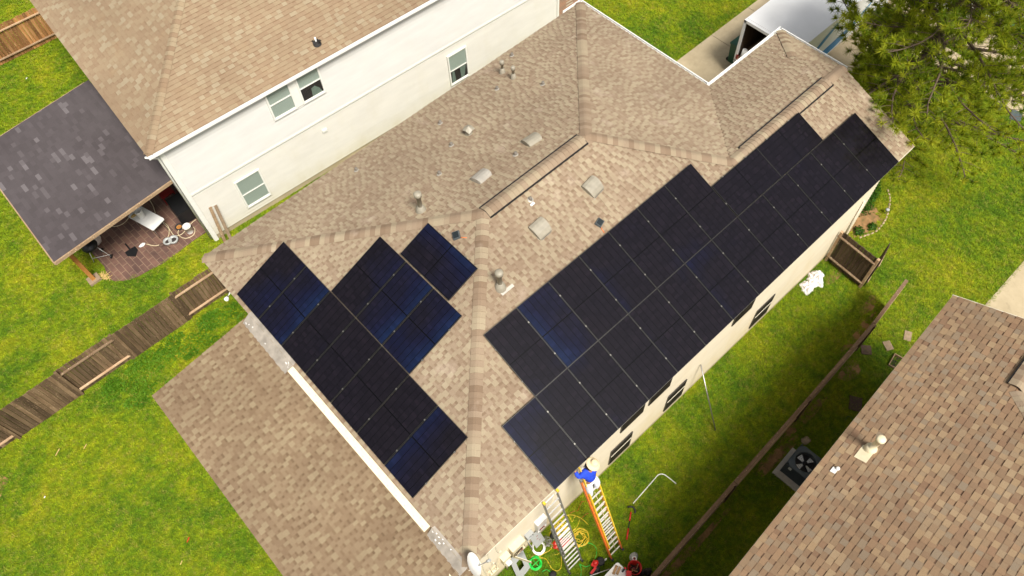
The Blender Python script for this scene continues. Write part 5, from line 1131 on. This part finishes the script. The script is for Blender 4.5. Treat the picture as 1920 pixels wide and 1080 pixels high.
m = MB(); c = on_table(890, 1060, .80); m.box(c, (0.24, 0.16, 0.14), M=Matrix.Rotation(.7, 3, 'Z'), taper=.8); tag(m.build('tool_case', M['red']), 'red tool case on the near corner of the folding table', 'tool case')
B_ = thing('red_bucket', 'round red bucket full of dark tools beside the folding table', 'bucket', gp(1190, 1066, 0)); c = gp(1190, 1064.5, .3); c.z = 0; m = MB(); m.lathe(c, [(.15, 0.01), (.19, .32), (.205, .32), (.205, .34), (.185, .34), (.145, .03), (0, .03)], 22); m.build('pail', M['red'], B_)
for i in range(9):
    m = MB(); a = rg.uniform(0, 6.28); p0 = c + V((.1 * math.cos(a), .1 * math.sin(a), .06)); p1 = c + V((.13 * math.cos(a + 2), .13 * math.sin(a + 2), .33 + .05 * rg.random())); m.tube([p0, p1], .016, 6); m.build('tool', M['blackmat' if i % 3 else 'card'], B_)
T = thing('plastic_pouch', 'clear grey plastic pouch with white card and red dot on the grass', 'pouch', gp(1188, 1044, 0)); m = MB(); c = gp(1188, 1043, .03); m.ball((c.x, c.y, .03), .15, .11, .035, 10, 5, jit=.15, rng=rg); m.build('pouch', M['greybox'], T)
F = frame(gp(1189.5, 1047, .075), (.8, -.6, 0), (.6, .8, 0), ZZ); m = MB(F); m.box((0, 0, 0), (.13, .11, .006)); m.build('card', M['whiteplastic'], T); m = MB(F); m.lathe((0, 0, .004), [(.035, 0), (.035, .003), (0, .003)], 14); m.build('dot', M['darkred'], T)
m = MB(); c = gp(1135.5, 1049, .04); m.ball(c, .06, .03, .03, 8, 5, jit=.3, rng=rg); tag(m.build('paper_scrap', M['whiteplastic']), 'small white paper scrap just below the orange ladder foot', 'scrap')
m = MB()
for i in range(9):
    c = gp(1205 + rg.uniform(-10, 12), 1074 + rg.uniform(-4, 4), .08); m.ball(c, .1, .08, .08, 8, 5, jit=.3, rng=rg)
tag(m.build('black_tarp', M['blackmat']), 'crumpled black tarp between the red bucket and the fence', 'tarp')

# ================================================================ things on the white house's patio
p6 = lambda x, y: (130 + x / 5.4, 340 + y / 5.4)
T = thing('folding_table', 'white plastic folding table under the edge of the grey patio cover', 'table', (0.9, 21.8, 0))
k0 = gp(*p6(845, 497), .73); k1 = gp(*p6(592, 358), .73); k2 = gp(*p6(962, 378), .73); e1_ = (k1 - k0); L_1 = e1_.length; e1_.normalize(); e2_ = k2 - k0; e2_ = e2_ - e1_ * e2_.dot(e1_); L_2 = e2_.length; e2_.normalize()
m = MB(); rounded_top(m, k0, e1_, e2_, L_1, L_2, .69, .73, .05); m.build('tabletop', M['whiteplastic'], T)
for u_ in (.12, L_1 - .12):
    for v_ in (.08, L_2 - .08):
        q = k0 + e1_ * u_ + e2_ * v_; m = MB(); m.tube([(q.x, q.y, .69), (q.x, q.y, .03)], .013, 6); m.build('leg', M['steel'], T)
def bucket(px, py, z, label, h=.37, r=.14):
    c = gp(px, py, z); c.z = z; t = thing('white_bucket', label, 'bucket', c); m = MB(); m.lathe(c, [(r * .87, .005), (r, h), (r * 1.06, h), (r * 1.06, h - .05), (r * 1.0, h - .05)], 22); m.lathe(c, [(r * .97, h), (r * .84, .05), (0, .05)], 22); m.build('pail', M['whiteplastic'], t); m = MB(); m.lathe(c, [(r * .9, h * .35), (0, h * .36)], 20); m.build('contents', M['slab'], t)
bucket(*p6(735, 355), .735, 'white bucket standing on the patio folding table')
bucket(*p6(1225, 510), .03, 'white bucket on the pavers beside the white house corner')
m = MB(); c = gp(*p6(652, 345), .76); m.ball(c, .12, .07, .035, 10, 5, jit=.15, rng=rg); tag(m.build('leaf_litter', M['straw_dry']), 'pile of dry leaves beside the bucket on the patio table', 'leaves')
hose('white_hose', [p6(355, 440), p6(430, 458), p6(520, 442), p6(590, 385), p6(622, 300)], .014, 'hosecream', 'cream hose trailing left from the patio table', z=.05)
hose('white_hose', [p6(740, 190), p6(800, 182), p6(845, 245), p6(870, 320)], .014, 'hosecream', 'cream hose curving behind the patio table', z=.05)
hose('white_hose', [p6(940, 405), p6(1000, 455), p6(1008, 540), p6(960, 610), p6(880, 652), p6(780, 635)], .014, 'hosecream', 'cream hose curving from the table down to the white plug', z=.05)
hose('white_hose', [p6(945, 420), p6(1010, 480), p6(1060, 545), p6(1130, 540), p6(1190, 480), p6(1240, 420), p6(1285, 385)], .014, 'hosecream', 'cream hose passing behind the ground bucket to the wall tap', z=.05)
hose('white_hose', [p6(1165, 470), p6(1105, 500), p6(1112, 550), p6(1180, 577), p6(1255, 545), p6(1272, 490), p6(1250, 460)], .014, 'hosecream', 'cream hose looped around the ground bucket', z=.05)
m = MB(); c = gp(*p6(740, 645), .06); m.ball((c.x, c.y, .07), .14, .07, .05, 8, 5, jit=.2, rng=rg); tag(m.build('hose_spray_head', M['whiteplastic']), 'white plastic nozzle at the end of the curving hose', 'nozzle')
T = thing('dustpan', 'flat black dustpan with short handle lying on the pavers', 'dustpan', gp(*p6(635, 700), 0)); m = MB(); P = [gp(*p6(*q), .06) for q in ((562, 722), (612, 690), (665, 658), (692, 690), (670, 757), (590, 757))]; slabxy(m, [(q.x, q.y) for q in P], .035, .075); m.build('pan', M['black'], T); m = MB(); m.bar(gp(*p6(565, 632), .09), gp(*p6(615, 692), .08), .05, .03); m.build('handle', M['black'], T)
for q, r_, lb in (((1003, 617), .16, 'wider shallow grey plant pot lying open on the pavers'), ((1060, 600), .18, 'upright grey plant pot next to a shallow one')):
    c = gp(*p6(*q), .1); c.z = .03; t = thing('plant_pot', lb, 'plant pot', c); m = MB(); m.lathe(c, [(r_ * .6, 0), (r_, .12), (r_ * 1.02, .17), (r_ * .75, .18), (r_ * .6, .10), (0, .08)], 20); m.build('pot', M['greybox'], t); m = MB(); m.lathe(c, [(r_ * .7, .11), (0, .115)], 16); m.build('soil', M['bin_in'], t)
m = MB(); c = gp(*p6(935, 645), .06); m.ball((c.x, c.y, .07), .12, .08, .05, 10, 6); m.tube([c + V((.05, -.02, 0)), gp(*p6(1020, 668), .05)], .02, 6); tag(m.build('leaf_blower_nozzle', M['slabdark']), 'brown tool with a tapering spout on the pavers left of the pots', 'tool')
m = MB(); c = gp(*p6(1115, 468), .05); c.z = .03; t = thing('pet_bowl', 'dark round bowl with orange rim near the ground bucket', 'bowl', c); m.lathe(c, [(.13, 0), (.15, .09), (.12, .09), (.1, .04), (0, .03)], 18); m.build('bowl', M['blackmat'], t); m = MB(); m.lathe(c, [(.10, .06), (0, .065)], 16); m.build('contents', M['cedar'], t)
# kettle grill
c = gp(*p6(203, 655), .75); c.z = 0; K = thing('kettle_grill', 'round black kettle grill on a wheeled tripod at the patio edge', 'grill', c)
m = MB(); m.lathe(c, [(.02, .55), (.16, .58), (.25, .66), (.28, .74), (.285, .76)], 24); m.build('bowl', M['black'], K); m = MB(); m.lathe(c, [(.29, .755), (.275, .80), (.2, .90), (.1, .95), (0, .965)], 24); lid = m.build('lid', M['black'], K); m = MB(); m.box(c + V((-.05, .1, .945)), (.14, .09, .03), M=Matrix.Rotation(.3, 3, 'X')); m.build('lid_handle', M['alu'], lid)
for i, (dx, dy) in enumerate(((.34, -.22), (.22, .28), (-.25, .05))):
    m = MB(); m.tube([c + V((dx * .5, dy * .5, .6)), c + V((dx, dy - .12, .04))], .013, 6); m.build('leg', M['alu'], K)
m = MB(); m.tube([c + V((.34, -.34, .05)), c + V((.22, .16, .05))], .01, 6); m.tube([c + V((.34, -.34, .2)), c + V((-.2, -.05, .2))], .008, 6); m.build('shelf_wire', M['alu'], K)
for dx, dy in ((.34, -.34), (.22, .16)):
    m = MB(); m.lathe(c + V((dx, dy, .08)), [(.0, -.02), (.08, -.02), (.08, .02), (0, .02)], 14, axis=(.7, -.7, 0)); m.build('wheel', M['black'], K)
m = MB(); c = gp(*p6(235, 560), .5); m.ball((c.x, c.y, .45), .22, .2, .42, 12, 8, jit=.08, rng=rg); tag(m.build('plastic_sack', M['bagwhite']), 'pale lilac white sack standing behind the kettle grill', 'sack')
# chair and covered furniture deep under the roof
c = gp(*p6(965, 95), .5); t = thing('red_chair', 'dark red wooden chair in the shade under the patio cover', 'chair', (c.x, c.y, 0)); 
m = MB(); m.box((c.x, c.y, .45), (.5, .5, .05)); m.build('seat', M['darkred'], t); m = MB(); [m.box((c.x - .02, c.y + .24 + .03 * k_ * 0, .55 + .13 * k_), (.5, .035, .07)) for k_ in range(4)]; m.build('backrest', M['darkred'], t)
for dx in (-.22, .22):
    for dy in (-.22, .22): m = MB(); m.box((c.x + dx, c.y + dy, .24), (.05, .05, .42)); m.build('leg', M['darkred'], t)
a = gp(*p6(1150, 290), .6); m = MB(); m.box((a.x + .0, a.y + .38, .32), (.60, 1.05, .58), taper=.92, M=Matrix.Rotation(YW, 3, 'Z')); tag(m.build('covered_furniture', M['black']), 'large item under a black cover against the white house wall', 'furniture')
m = MB(); rg = random.Random(33)
for i in range(40):
    c = gp(*p6(350 + rg.uniform(-45, 55), 965 + rg.uniform(-28, 25)), .05); a = rg.uniform(0, 3.14); L = rg.uniform(.05, .14); m.bar(c - V((L * math.cos(a), L * math.sin(a), 0)), c + V((L * math.cos(a), L * math.sin(a), .02)), .012, .008)
tag(m.build('straw_clump', M['straw_dry']), 'clump of dry straw beside the cedar post footing', 'straw', kind='stuff')
# boards leaning at the white house corner
for i, (a, b, mt, lb) in enumerate((((2.40, 19.45, .03), (2.62, 19.63, 1.75), 'fence_rail', 'pale long board leaning on the white house corner, nearer the lawn'), ((2.62, 19.42, .03), (2.80, 19.61, 1.70), 'slab', 'darker long board leaning on the white house corner behind the pale one'))):
    m = MB(); m.bar(a, b, .11, .03, up=(0, -1, 0)); tag(m.build('leaning_board', M[mt]), lb, 'board')

# ================================================================ front garden: bed, shrub, tree, pole
rg = random.Random(17); path = smooth([gp(*q, .05) for q in ((1606, 447), (1625, 440), (1641, 434), (1655, 420), (1664, 403), (1668, 385), (1669, 370), (1664, 352))], 6)
dist = 0; last = path[0]; placed = []
for i in range(1, len(path)):
    seg = (path[i] - last).length
    if seg > .125: placed.append((path[i], (path[i] - last))); last = path[i]
est = None
for i, (c, d) in enumerate(placed):
    if est is None:
        m = MB(); m.ball((0, 0, 0), .07, .04, .035, 9, 6, jit=.12, rng=rg); est = m.build('edging_stone', M['stone']); o = est
    else: o = est.copy(); COL.objects.link(o)
    o.location = (c.x, c.y, .02); o.rotation_euler = (0, 0, math.atan2(d.y, d.x) + rg.uniform(-.2, .2)); o.scale = (rg.uniform(.85, 1.15), rg.uniform(.85, 1.15), rg.uniform(.8, 1.2)); tag(o, 'tan edging stone in the curved border of the flower bed', 'stone', 'edging stones round the flower bed')
c = gp(1661, 398, .1); t = thing('garden_light', 'small grey round solar light at the flower bed border', 'light', (c.x, c.y, 0)); m = MB(); m.lathe((c.x, c.y, 0), [(.015, 0), (.015, .22), (.06, .22), (.075, .27), (.05, .30), (0, .305)], 14); m.build('lamp', M['greybox'], t)
def shrub(c, rx, ry, rz, n, seed, label, name='shrub', leaf=.05, mat='leaf'):
    t = thing(name, label, 'shrub', (c[0], c[1], 0)); rg = random.Random(seed); m = MB()
    for i in range(n):
        u_ = V((rg.gauss(0, 1), rg.gauss(0, 1), abs(rg.gauss(0, 1)) + .05)).normalized(); q = rg.uniform(.72, 1.0) * (1 + .16 * math.sin(u_.x * 7 + seed) * math.cos(u_.y * 6)); p = V(c) + V((u_.x * rx, u_.y * ry, u_.z * rz)) * q
        a = V((rg.gauss(0, 1), rg.gauss(0, 1), rg.gauss(0, .5))).normalized(); b = a.cross(u_).normalized(); s_ = leaf * rg.uniform(.7, 1.3); a = (a - u_ * a.dot(u_) * .5); m.poly([p - a * s_, p + b * s_ * .45, p + a * s_, p - b * s_ * .45], rg.random())
    m.build('foliage', M[mat], t); m = MB()
    for i in range(6): a = rg.uniform(0, 6.28); m.tube([(c[0], c[1], 0), (c[0] + rx * .5 * math.cos(a), c[1] + ry * .5 * math.sin(a), rz * .7)], [.02, .008], 6); 
    m.build('stem', M['bark'], t)
shrub((20.35, 4.75, .05), 1.25, 0.85, 1.05, 5200, 3, 'dense dark green shrub at the corner of the solar roofed house')
shrub((19.2, 3.72, .02), .22, .2, .22, 160, 7, 'small green weed clump left in the bare flower bed', 'weed_clump'); shrub((19.7, 3.5, .02), .2, .16, .16, 120, 8, 'small green weed clump nearer the edging stones', 'weed_clump')
# leafy ground cover along the grey fence
m = MB(); rg = random.Random(21); clumps = [(rg.uniform(-3.6, 1.15), rg.random()) for _ in range(60)]
for (cx, q_) in clumps:
    cy = 17.15 - q_ ** 1.6 * 1.5; rr = rg.uniform(.10, .30) * (1.25 - .5 * q_); tn = rg.uniform(.2, .8)
    for i in range(int(420 * rr)):
        a = rg.uniform(0, 6.28); q = rr * math.sqrt(rg.random()); p = V((cx + q * math.cos(a) * 1.3, cy + q * math.sin(a), rg.uniform(.02, .05) + .14 * (1 - q / rr))); s_ = rg.uniform(.022, .045); a = rg.uniform(0, 6.28); d = V((math.cos(a), math.sin(a), rg.uniform(-.4, .5))); b = V((-math.sin(a), math.cos(a), rg.uniform(-.4, .4))); m.poly([p - d * s_, p + b * s_ * .5, p + d * s_, p - b * s_ * .5], min(1, max(0, tn + rg.uniform(-.2, .4))))
tag(m.build('ground_cover', M['weed']), 'bright leafy weeds growing along the foot of the grey fence', 'weeds', kind='stuff')

PT = thing('pine_tree', 'tall pine with bright green needle tufts behind the front corner of the solar roof', 'tree', (22.5, 5.5, 0))
rg = random.Random(44); base = V((22.5, 5.5, 0))
def trunk_at(z): return base + V((.12 * math.sin(z * .5), .10 * math.sin(z * .37 + 1) - .084, z))
m = MB(); zs = [i * .8 for i in range(16)]; m.tube([trunk_at(z) for z in zs], [.24 * (1 - z / 14.5) + .03 for z in zs], 12); m.build('trunk', M['bark'], PT)
limbs = MB(); tips = []
z = 2.7
while z < 11.6:
    R_ = (5.1 if z < 6 else 5.1 - (z - 6) * .62) * rg.uniform(.85, 1.0); nb = 5 if z < 9 else 4; a0 = rg.uniform(0, 6.28)
    for k_ in range(nb):
        a = a0 + 6.283 * k_ / nb + rg.uniform(-.35, .35); az = math.degrees(a) % 360; L = R_ * rg.uniform(.7, 1.05) * (1 + .16 * math.cos(rad(az - 255))); L *= (.72 if z > 5.5 else .5) if 95 < az < 170 else 1.0
        o0 = trunk_at(z); rise = rg.uniform(.02, .28); P = []
        for j in range(7):
            q = j / 6; P.append(o0 + V((math.cos(a + .12 * math.sin(q * 3 + k_)) * L * q, math.sin(a + .12 * math.sin(q * 3 + k_)) * L * q, L * (rise * q - .10 * q * q + .12 * q ** 3))))
        limbs.tube(P, [.045 * (1 - .85 * j / 6) * (L / 4.5) + .008 for j in range(7)], 6)
        for j in range(20):                                    # side twigs carrying the tufts
            q = .22 + .78 * (j + rg.random() * .6) / 20.0; q = min(q, 1); i0 = min(5, int(q * 6)); p = P[i0].lerp(P[i0 + 1], q * 6 - i0); sg = 1 if j % 2 else -1
            tl = (1.35 * (1 - q) + .38) * rg.uniform(.6, 1.1); aa = a + sg * rg.uniform(.5, 1.1); e = p + V((math.cos(aa) * tl, math.sin(aa) * tl, rg.uniform(-.05, .25) * tl)); limbs.tube([p, p.lerp(e, .5) + V((0, 0, .03)), e], [.011, .009, .006], 4, cap=False)
            tips.append((e, V((math.cos(aa), math.sin(aa), .75)))); 
            if tl > .5: tips.append((p.lerp(e, .62) + V((rg.uniform(-.12, .12), rg.uniform(-.12, .12), .08)), V((math.cos(aa), math.sin(aa), 1)))); 
            if tl > .8: tips.append((p.lerp(e, .35) + V((rg.uniform(-.2, .2), rg.uniform(-.2, .2), .08)), V((0, 0, 1))))
        tips.append((P[-1], V((math.cos(a), math.sin(a), .6))))
    z += rg.uniform(.40, .58)
limbs.build('branches', M['bark'], PT)
nv, nf, nr = [], [], []
for (e, d) in tips:
    d = d.normalized(); tone = rg.random() * .62 + .02; ll = rg.uniform(.17, .27); n_nd = 46
    for i in range(n_nd):
        v = V((rg.gauss(0, 1), rg.gauss(0, 1), rg.gauss(0, 1))).normalized() + d * .75; v.normalize(); w = v.orthogonal().normalized() * .0125; w = Matrix.Rotation(rg.uniform(0, 3.14), 3, v) @ w; o0 = e - d * rg.uniform(0, .12)
        b = len(nv); nv += [o0 - w, o0 + w, o0 + v * ll]; nf.append((b, b + 1, b + 2)); nr.append(min(1, tone + rg.uniform(-.06, .16)))
    for i in range(4):
        v = (d + V((rg.uniform(-.3, .3), rg.uniform(-.3, .3), .4))).normalized(); w = v.orthogonal().normalized() * .014; b = len(nv); nv += [e - w, e + w, e + v * .13]; nf.append((b, b + 1, b + 2)); nr.append(1.0)
m = MB(); m.v = nv; m.f = [list(f) for f in nf]; m.r = nr; m.m = [0] * len(nf); m.sm = [False] * len(nf); m.build('crown', M['needle'], PT)
# street light pole, drain cover
c = gp(1873, 205, 0); LP_ = thing('street_pole', 'grey street pole rising from the front lawn behind the pine', 'pole', (c.x, c.y, 0)); m = MB(); m.tube([(c.x, c.y, 0), (c.x, c.y, 7.5)], [.09, .06], 12); m.build('shaft', M['greybox'], LP_); m = MB(); m.lathe((c.x, c.y, 0), [(.12, 0), (.12, .35), (.095, .38)], 12); m.build('base_sleeve', M['greydark'], LP_)
c = gp(1905, 217, .02); m = MB(); m.box((c.x, c.y, .03), (.55, .42, .05), M=Matrix.Rotation(.3, 3, 'Z'), taper=.95); tag(m.build('utility_cover', M['greydark']), 'dark utility cover in the lawn beside the grey street pole', 'cover')

# ================================================================ vehicles
TR_ = thing('box_truck', 'white box truck on the driveway with open rear and blue swoosh on its side', 'truck', (25, 10.65, 0))
x0, x1, y0, y1, zb, zt = 22.05, 27.6, 9.42, 11.87, .95, 2.85
def tb(name, c, d, mat='truckwhite', parent=TR_, **kw): m = MB(); m.box(c, d, **kw); return m.build(name, M[mat], parent)
xm, ym, zm = (x0 + x1) / 2, (y0 + y1) / 2, (zb + zt) / 2
tb('floor', (xm, ym, zb), (x1 - x0, y1 - y0 - .08, .1), 'fence_rail'); tb('roof', (xm, ym, zt + .02), (x1 - x0, y1 - y0, .04)); sr = tb('side_wall', (xm, y0 + .02, zm), (x1 - x0, .035, zt - zb)); tb('side_wall', (xm, y1 - .02, zm), (x1 - x0, .035, zt - zb)); tb('front_wall', (x1 - .02, ym, zm), (.035, y1 - y0 - .08, zt - zb))
tb('lining', (xm, y1 - .05, zm), (x1 - x0 - .3, .02, zt - zb - .1), 'fence_dark'); tb('lining', (xm, y0 + .05, zm), (x1 - x0 - .3, .02, zt - zb - .1), 'fence_dark'); tb('ceiling', (xm + .1, ym, zt - .03), (x1 - x0 - .4, y1 - y0 - .15, .02), 'bin_in')
m = MB(); m.box((x0 - .02, y0 + .05, zm), (.06, .10, zt - zb + .1)); m.box((x0 - .02, y1 - .05, zm), (.06, .10, zt - zb + .1)); m.box((x0 - .02, ym, zt + .0), (.06, y1 - y0, .12)); m.box((x0 - .02, ym, zb - .05), (.06, y1 - y0, .12)); m.build('rear_frame', M['truckwhite'], TR_)
tb('bumper', (x0 - .1, ym, .55), (.2, y1 - y0 - .1, .16), 'black'); 
for y in (y0 + .12, y1 - .12): tb('tail_light', (x0 - .055, y, 1.15), (.03, .09, .2), 'darkred')
m = MB()
for i in range(30): m.box((x0 + .1, y0 + .06 + i * .08, zt + .045), (.02, .02, .012))
m.build('rivets', M['steel'], TR_)
tb('chassis', (xm + .6, ym, .72), (x1 - x0 + 1.2, 1.0, .18), 'blackmat')
for x in (23.6, 28.6):
    for y in (y0 + .18, y1 - .18):
        m = MB(); m.lathe((x, y - .14, .42), [(.0, 0), (.2, 0), (.40, .02), (.42, .05), (.42, .23), (.40, .26), (.2, .28), (0, .28)], 20, axis=(0, 1, 0)); w = m.build('wheel', M['tyre'], TR_); m = MB(); m.lathe((x, y - .146, .42), [(.2, 0), (.2, .29), (0, .29)], 14, axis=(0, 1, 0)); m.build('rim', M['steel'], w)
m = MB(); m.idx([(27.75, y0 + .2, .6), (29.6, y0 + .2, .6), (29.6, y1 - .2, .6), (27.75, y1 - .2, .6), (27.75, y0 + .25, 2.1), (28.5, y0 + .3, 2.1), (28.5, y1 - .3, 2.1), (27.75, y1 - .25, 2.1), (29.0, y0 + .22, 1.35), (29.6, y0 + .25, 1.2), (29.6, y1 - .25, 1.2), (29.0, y1 - .22, 1.35)], [(0, 3, 2, 1), (4, 5, 6, 7), (0, 4, 7, 3), (5, 8, 11, 6), (8, 9, 10, 11), (9, 1, 2, 10), (0, 1, 9, 8, 5, 4), (3, 7, 6, 11, 10, 2)]); m.build('cab', M['truckwhite'], TR_)
m = MB(); m.poly([(28.56, y0 + .36, 2.05), (28.97, y0 + .30, 1.42), (28.97, y1 - .30, 1.42), (28.56, y1 - .36, 2.05)]); m.v = [v + V((.02, 0, .012)) for v in m.v]; m.build('windscreen', M['darkglass'], TR_)
# side graphics on the wall facing the pine
def swoosh(pts_, mat):
    m = MB(); yy = y0 - .004; top = smooth([V((x, yy, z)) for x, z, w in pts_], 6); wid = smooth([V((w, 0, 0)) for x, z, w in pts_], 6)
    for i in range(len(top) - 1): m.poly([top[i], top[i + 1], top[i + 1] + V((0, 0, wid[i + 1].x)), top[i] + V((0, 0, wid[i].x))])
    m.build('graphic', M[mat], sr)
swoosh([(22.6, 1.7, .02), (23.3, 1.08, .35), (24.6, 1.0, .5), (26.0, 1.3, .42), (27.2, 2.1, .1)], 'bluegraphic'); swoosh([(23.2, 1.7, .03), (23.9, 1.95, .34), (24.9, 2.6, .12)], 'bluegraphic'); swoosh([(22.15, 1.0, .5), (22.3, 1.2, .9), (22.4, 1.9, .6), (22.5, 2.4, .02)], 'tealgraphic')
# load: boxes and a white roll
for (x, y, z, s_, r_, lb) in ((22.65, 11.25, 1.2, .5, .3, 'open brown cardboard box at the rear of the truck load'), (23.25, 11.2, 1.25, .55, .1, 'brown cardboard box behind another inside the box truck'), (22.6, 10.6, 1.16, .4, -.2, 'small brown cardboard box at the tail of the truck')):
    m = MB(); m.box((x, y, z), (s_, s_ * .8, s_ * .8), M=Matrix.Rotation(r_, 3, 'Z')); tag(m.build('cardboard_box', M['card']), lb, 'box')
m = MB(); m.tube([(22.2, 11.62, 1.0), (22.22, 11.6, 1.45)], .10, 14); tag(m.build('paper_roll', M['whiteplastic']), 'white roll standing at the rear corner of the truck', 'roll')
m = MB(); m.ball((22.25, 11.35, 1.06), .12, .1, .09, 9, 6, jit=.1, rng=rg); tag(m.build('orange_bag', M['orange']), 'small orange bag beside the white roll in the truck', 'bag')
c = gp(1378, 84, .6); t = thing('wheeled_bin', 'dark green wheeled bin on the driveway beside the box truck', 'bin', (c.x + .3, c.y, 0)); c = V((22.9, 12.22, 0))
m = MB(); m.box(c + V((0, 0, .5)), (.5, .5, .95), taper=1.15); m.build('body', M['tealgreen'], t); m = MB(); m.box(c + V((0, 0, 1.0)), (.64, .62, .06)); m.build('lid', M['tealgreen'], t)
for dx in (-.2, .2): m = MB(); m.lathe(c + V((dx, .27, .1)), [(0, -.03), (.1, -.03), (.1, .03), (0, .03)], 12, axis=(1, 0, 0)); m.build('wheel', M['tyre'], t)
def car(cx, cy, rot, label, mat='truckwhite', tall=0.0, Lc=4.6):
    F = Matrix.Translation((cx, cy, 0)) @ Matrix.Rotation(rot, 4, 'Z'); t = thing('parked_car' if tall < .5 else 'parked_van', label, 'car' if tall < .5 else 'van', M=F); hw_ = .9; h1 = .95 + tall * .3; h2 = 1.45 + tall
    prof = [(-Lc / 2, .35, .82), (-Lc / 2, .75, .86), (-Lc / 2 + .35, h1 - .02, .88), (-Lc / 2 + 1.2, h1, .9), (0, h1, .9), (Lc / 2 - .4, h1 - .02, .88), (Lc / 2, .8, .84), (Lc / 2, .35, .8)]
    m = MB()
    for i in range(len(prof) - 1):
        (xa, za, wa), (xb, zb_, wb_) = prof[i], prof[i + 1]; m.poly([(xa, -wa, za), (xa, wa, za), (xb, wb_, zb_), (xb, -wb_, zb_)], sm=False)
        for sg in (-1, 1): m.poly([(xa, sg * wa, za), (xb, sg * wb_, zb_), (xb, sg * wb_, .35), (xa, sg * wa, .35)])
    m.build('body', M[mat], t, local=True)
    ca = [(-1.15 + .2 * (tall < .5), -Lc / 2 + .6 - tall * .4)]; xb0, xb1, xt0, xt1 = (-Lc / 2 + .75, Lc / 2 - .45, -Lc / 2 + 1.5, Lc / 2 - 1.0) if tall < .5 else (-Lc / 2 + .9, Lc / 2 - .05, -Lc / 2 + 1.5, Lc / 2 - .1)
    m = MB(); m.idx([(xb0, -.8, h1), (xb1, -.8, h1), (xb1, .8, h1), (xb0, .8, h1), (xt0, -.62, h2 - .03), (xt1, -.62, h2 - .03), (xt1, .62, h2 - .03), (xt0, .62, h2 - .03)], [(0, 4, 7, 3), (1, 2, 6, 5), (0, 1, 5, 4), (3, 7, 6, 2)]); m.build('glasshouse', M['darkglass'], t, local=True)
    m = MB(); m.box(((xt0 + xt1) / 2, 0, h2), (xt1 - xt0 + .06, 1.34, .05)); 
    for sg in (-1, 1): m.bar((xb0, sg * .81, h1), (xt0, sg * .64, h2), .06, .06); m.bar((xb1, sg * .81, h1), (xt1, sg * .64, h2), .06, .06); m.bar(((xb0 + xb1) / 2, sg * .81, h1), ((xt0 + xt1) / 2, sg * .64, h2), .06, .06)
    m.build('roof', M[mat], t, local=True)
    for x in (-Lc * .31, Lc * .31):
        for sg in (-1, 1): m = MB(); m.lathe((x, sg * .80 - .1, .33), [(0, 0), (.31, 0), (.33, .03), (.33, .17), (.31, .2), (0, .2)], 18, axis=(0, 1, 0)); m.build('wheel', M['tyre'], t, local=True)
    for sg in (-1, 1): m = MB(); m.box((-Lc / 2 - .005, sg * .62, .68), (.03, .3, .12)); m.build('headlight', M['alu'], t, local=True); m = MB(); m.box((Lc / 2 + .005, sg * .66, .72), (.03, .22, .12)); m.build('tail_light', M['red'], t, local=True)
    return t
car(31.9, 8.2, rad(90), 'white sedan parked at the kerb partly hidden behind the top of the pine', 'truckwhite')
v = car(32.6, 3.9, rad(90), 'white van with a teal stripe parked on the street behind the pine', 'truckwhite', 1.0, 5.4)
m = MB(); m.bar((-2.6, .905, .75), (2.6, .905, .75), .012, .28); m.build('stripe', M['tealgraphic'], v, local=True)
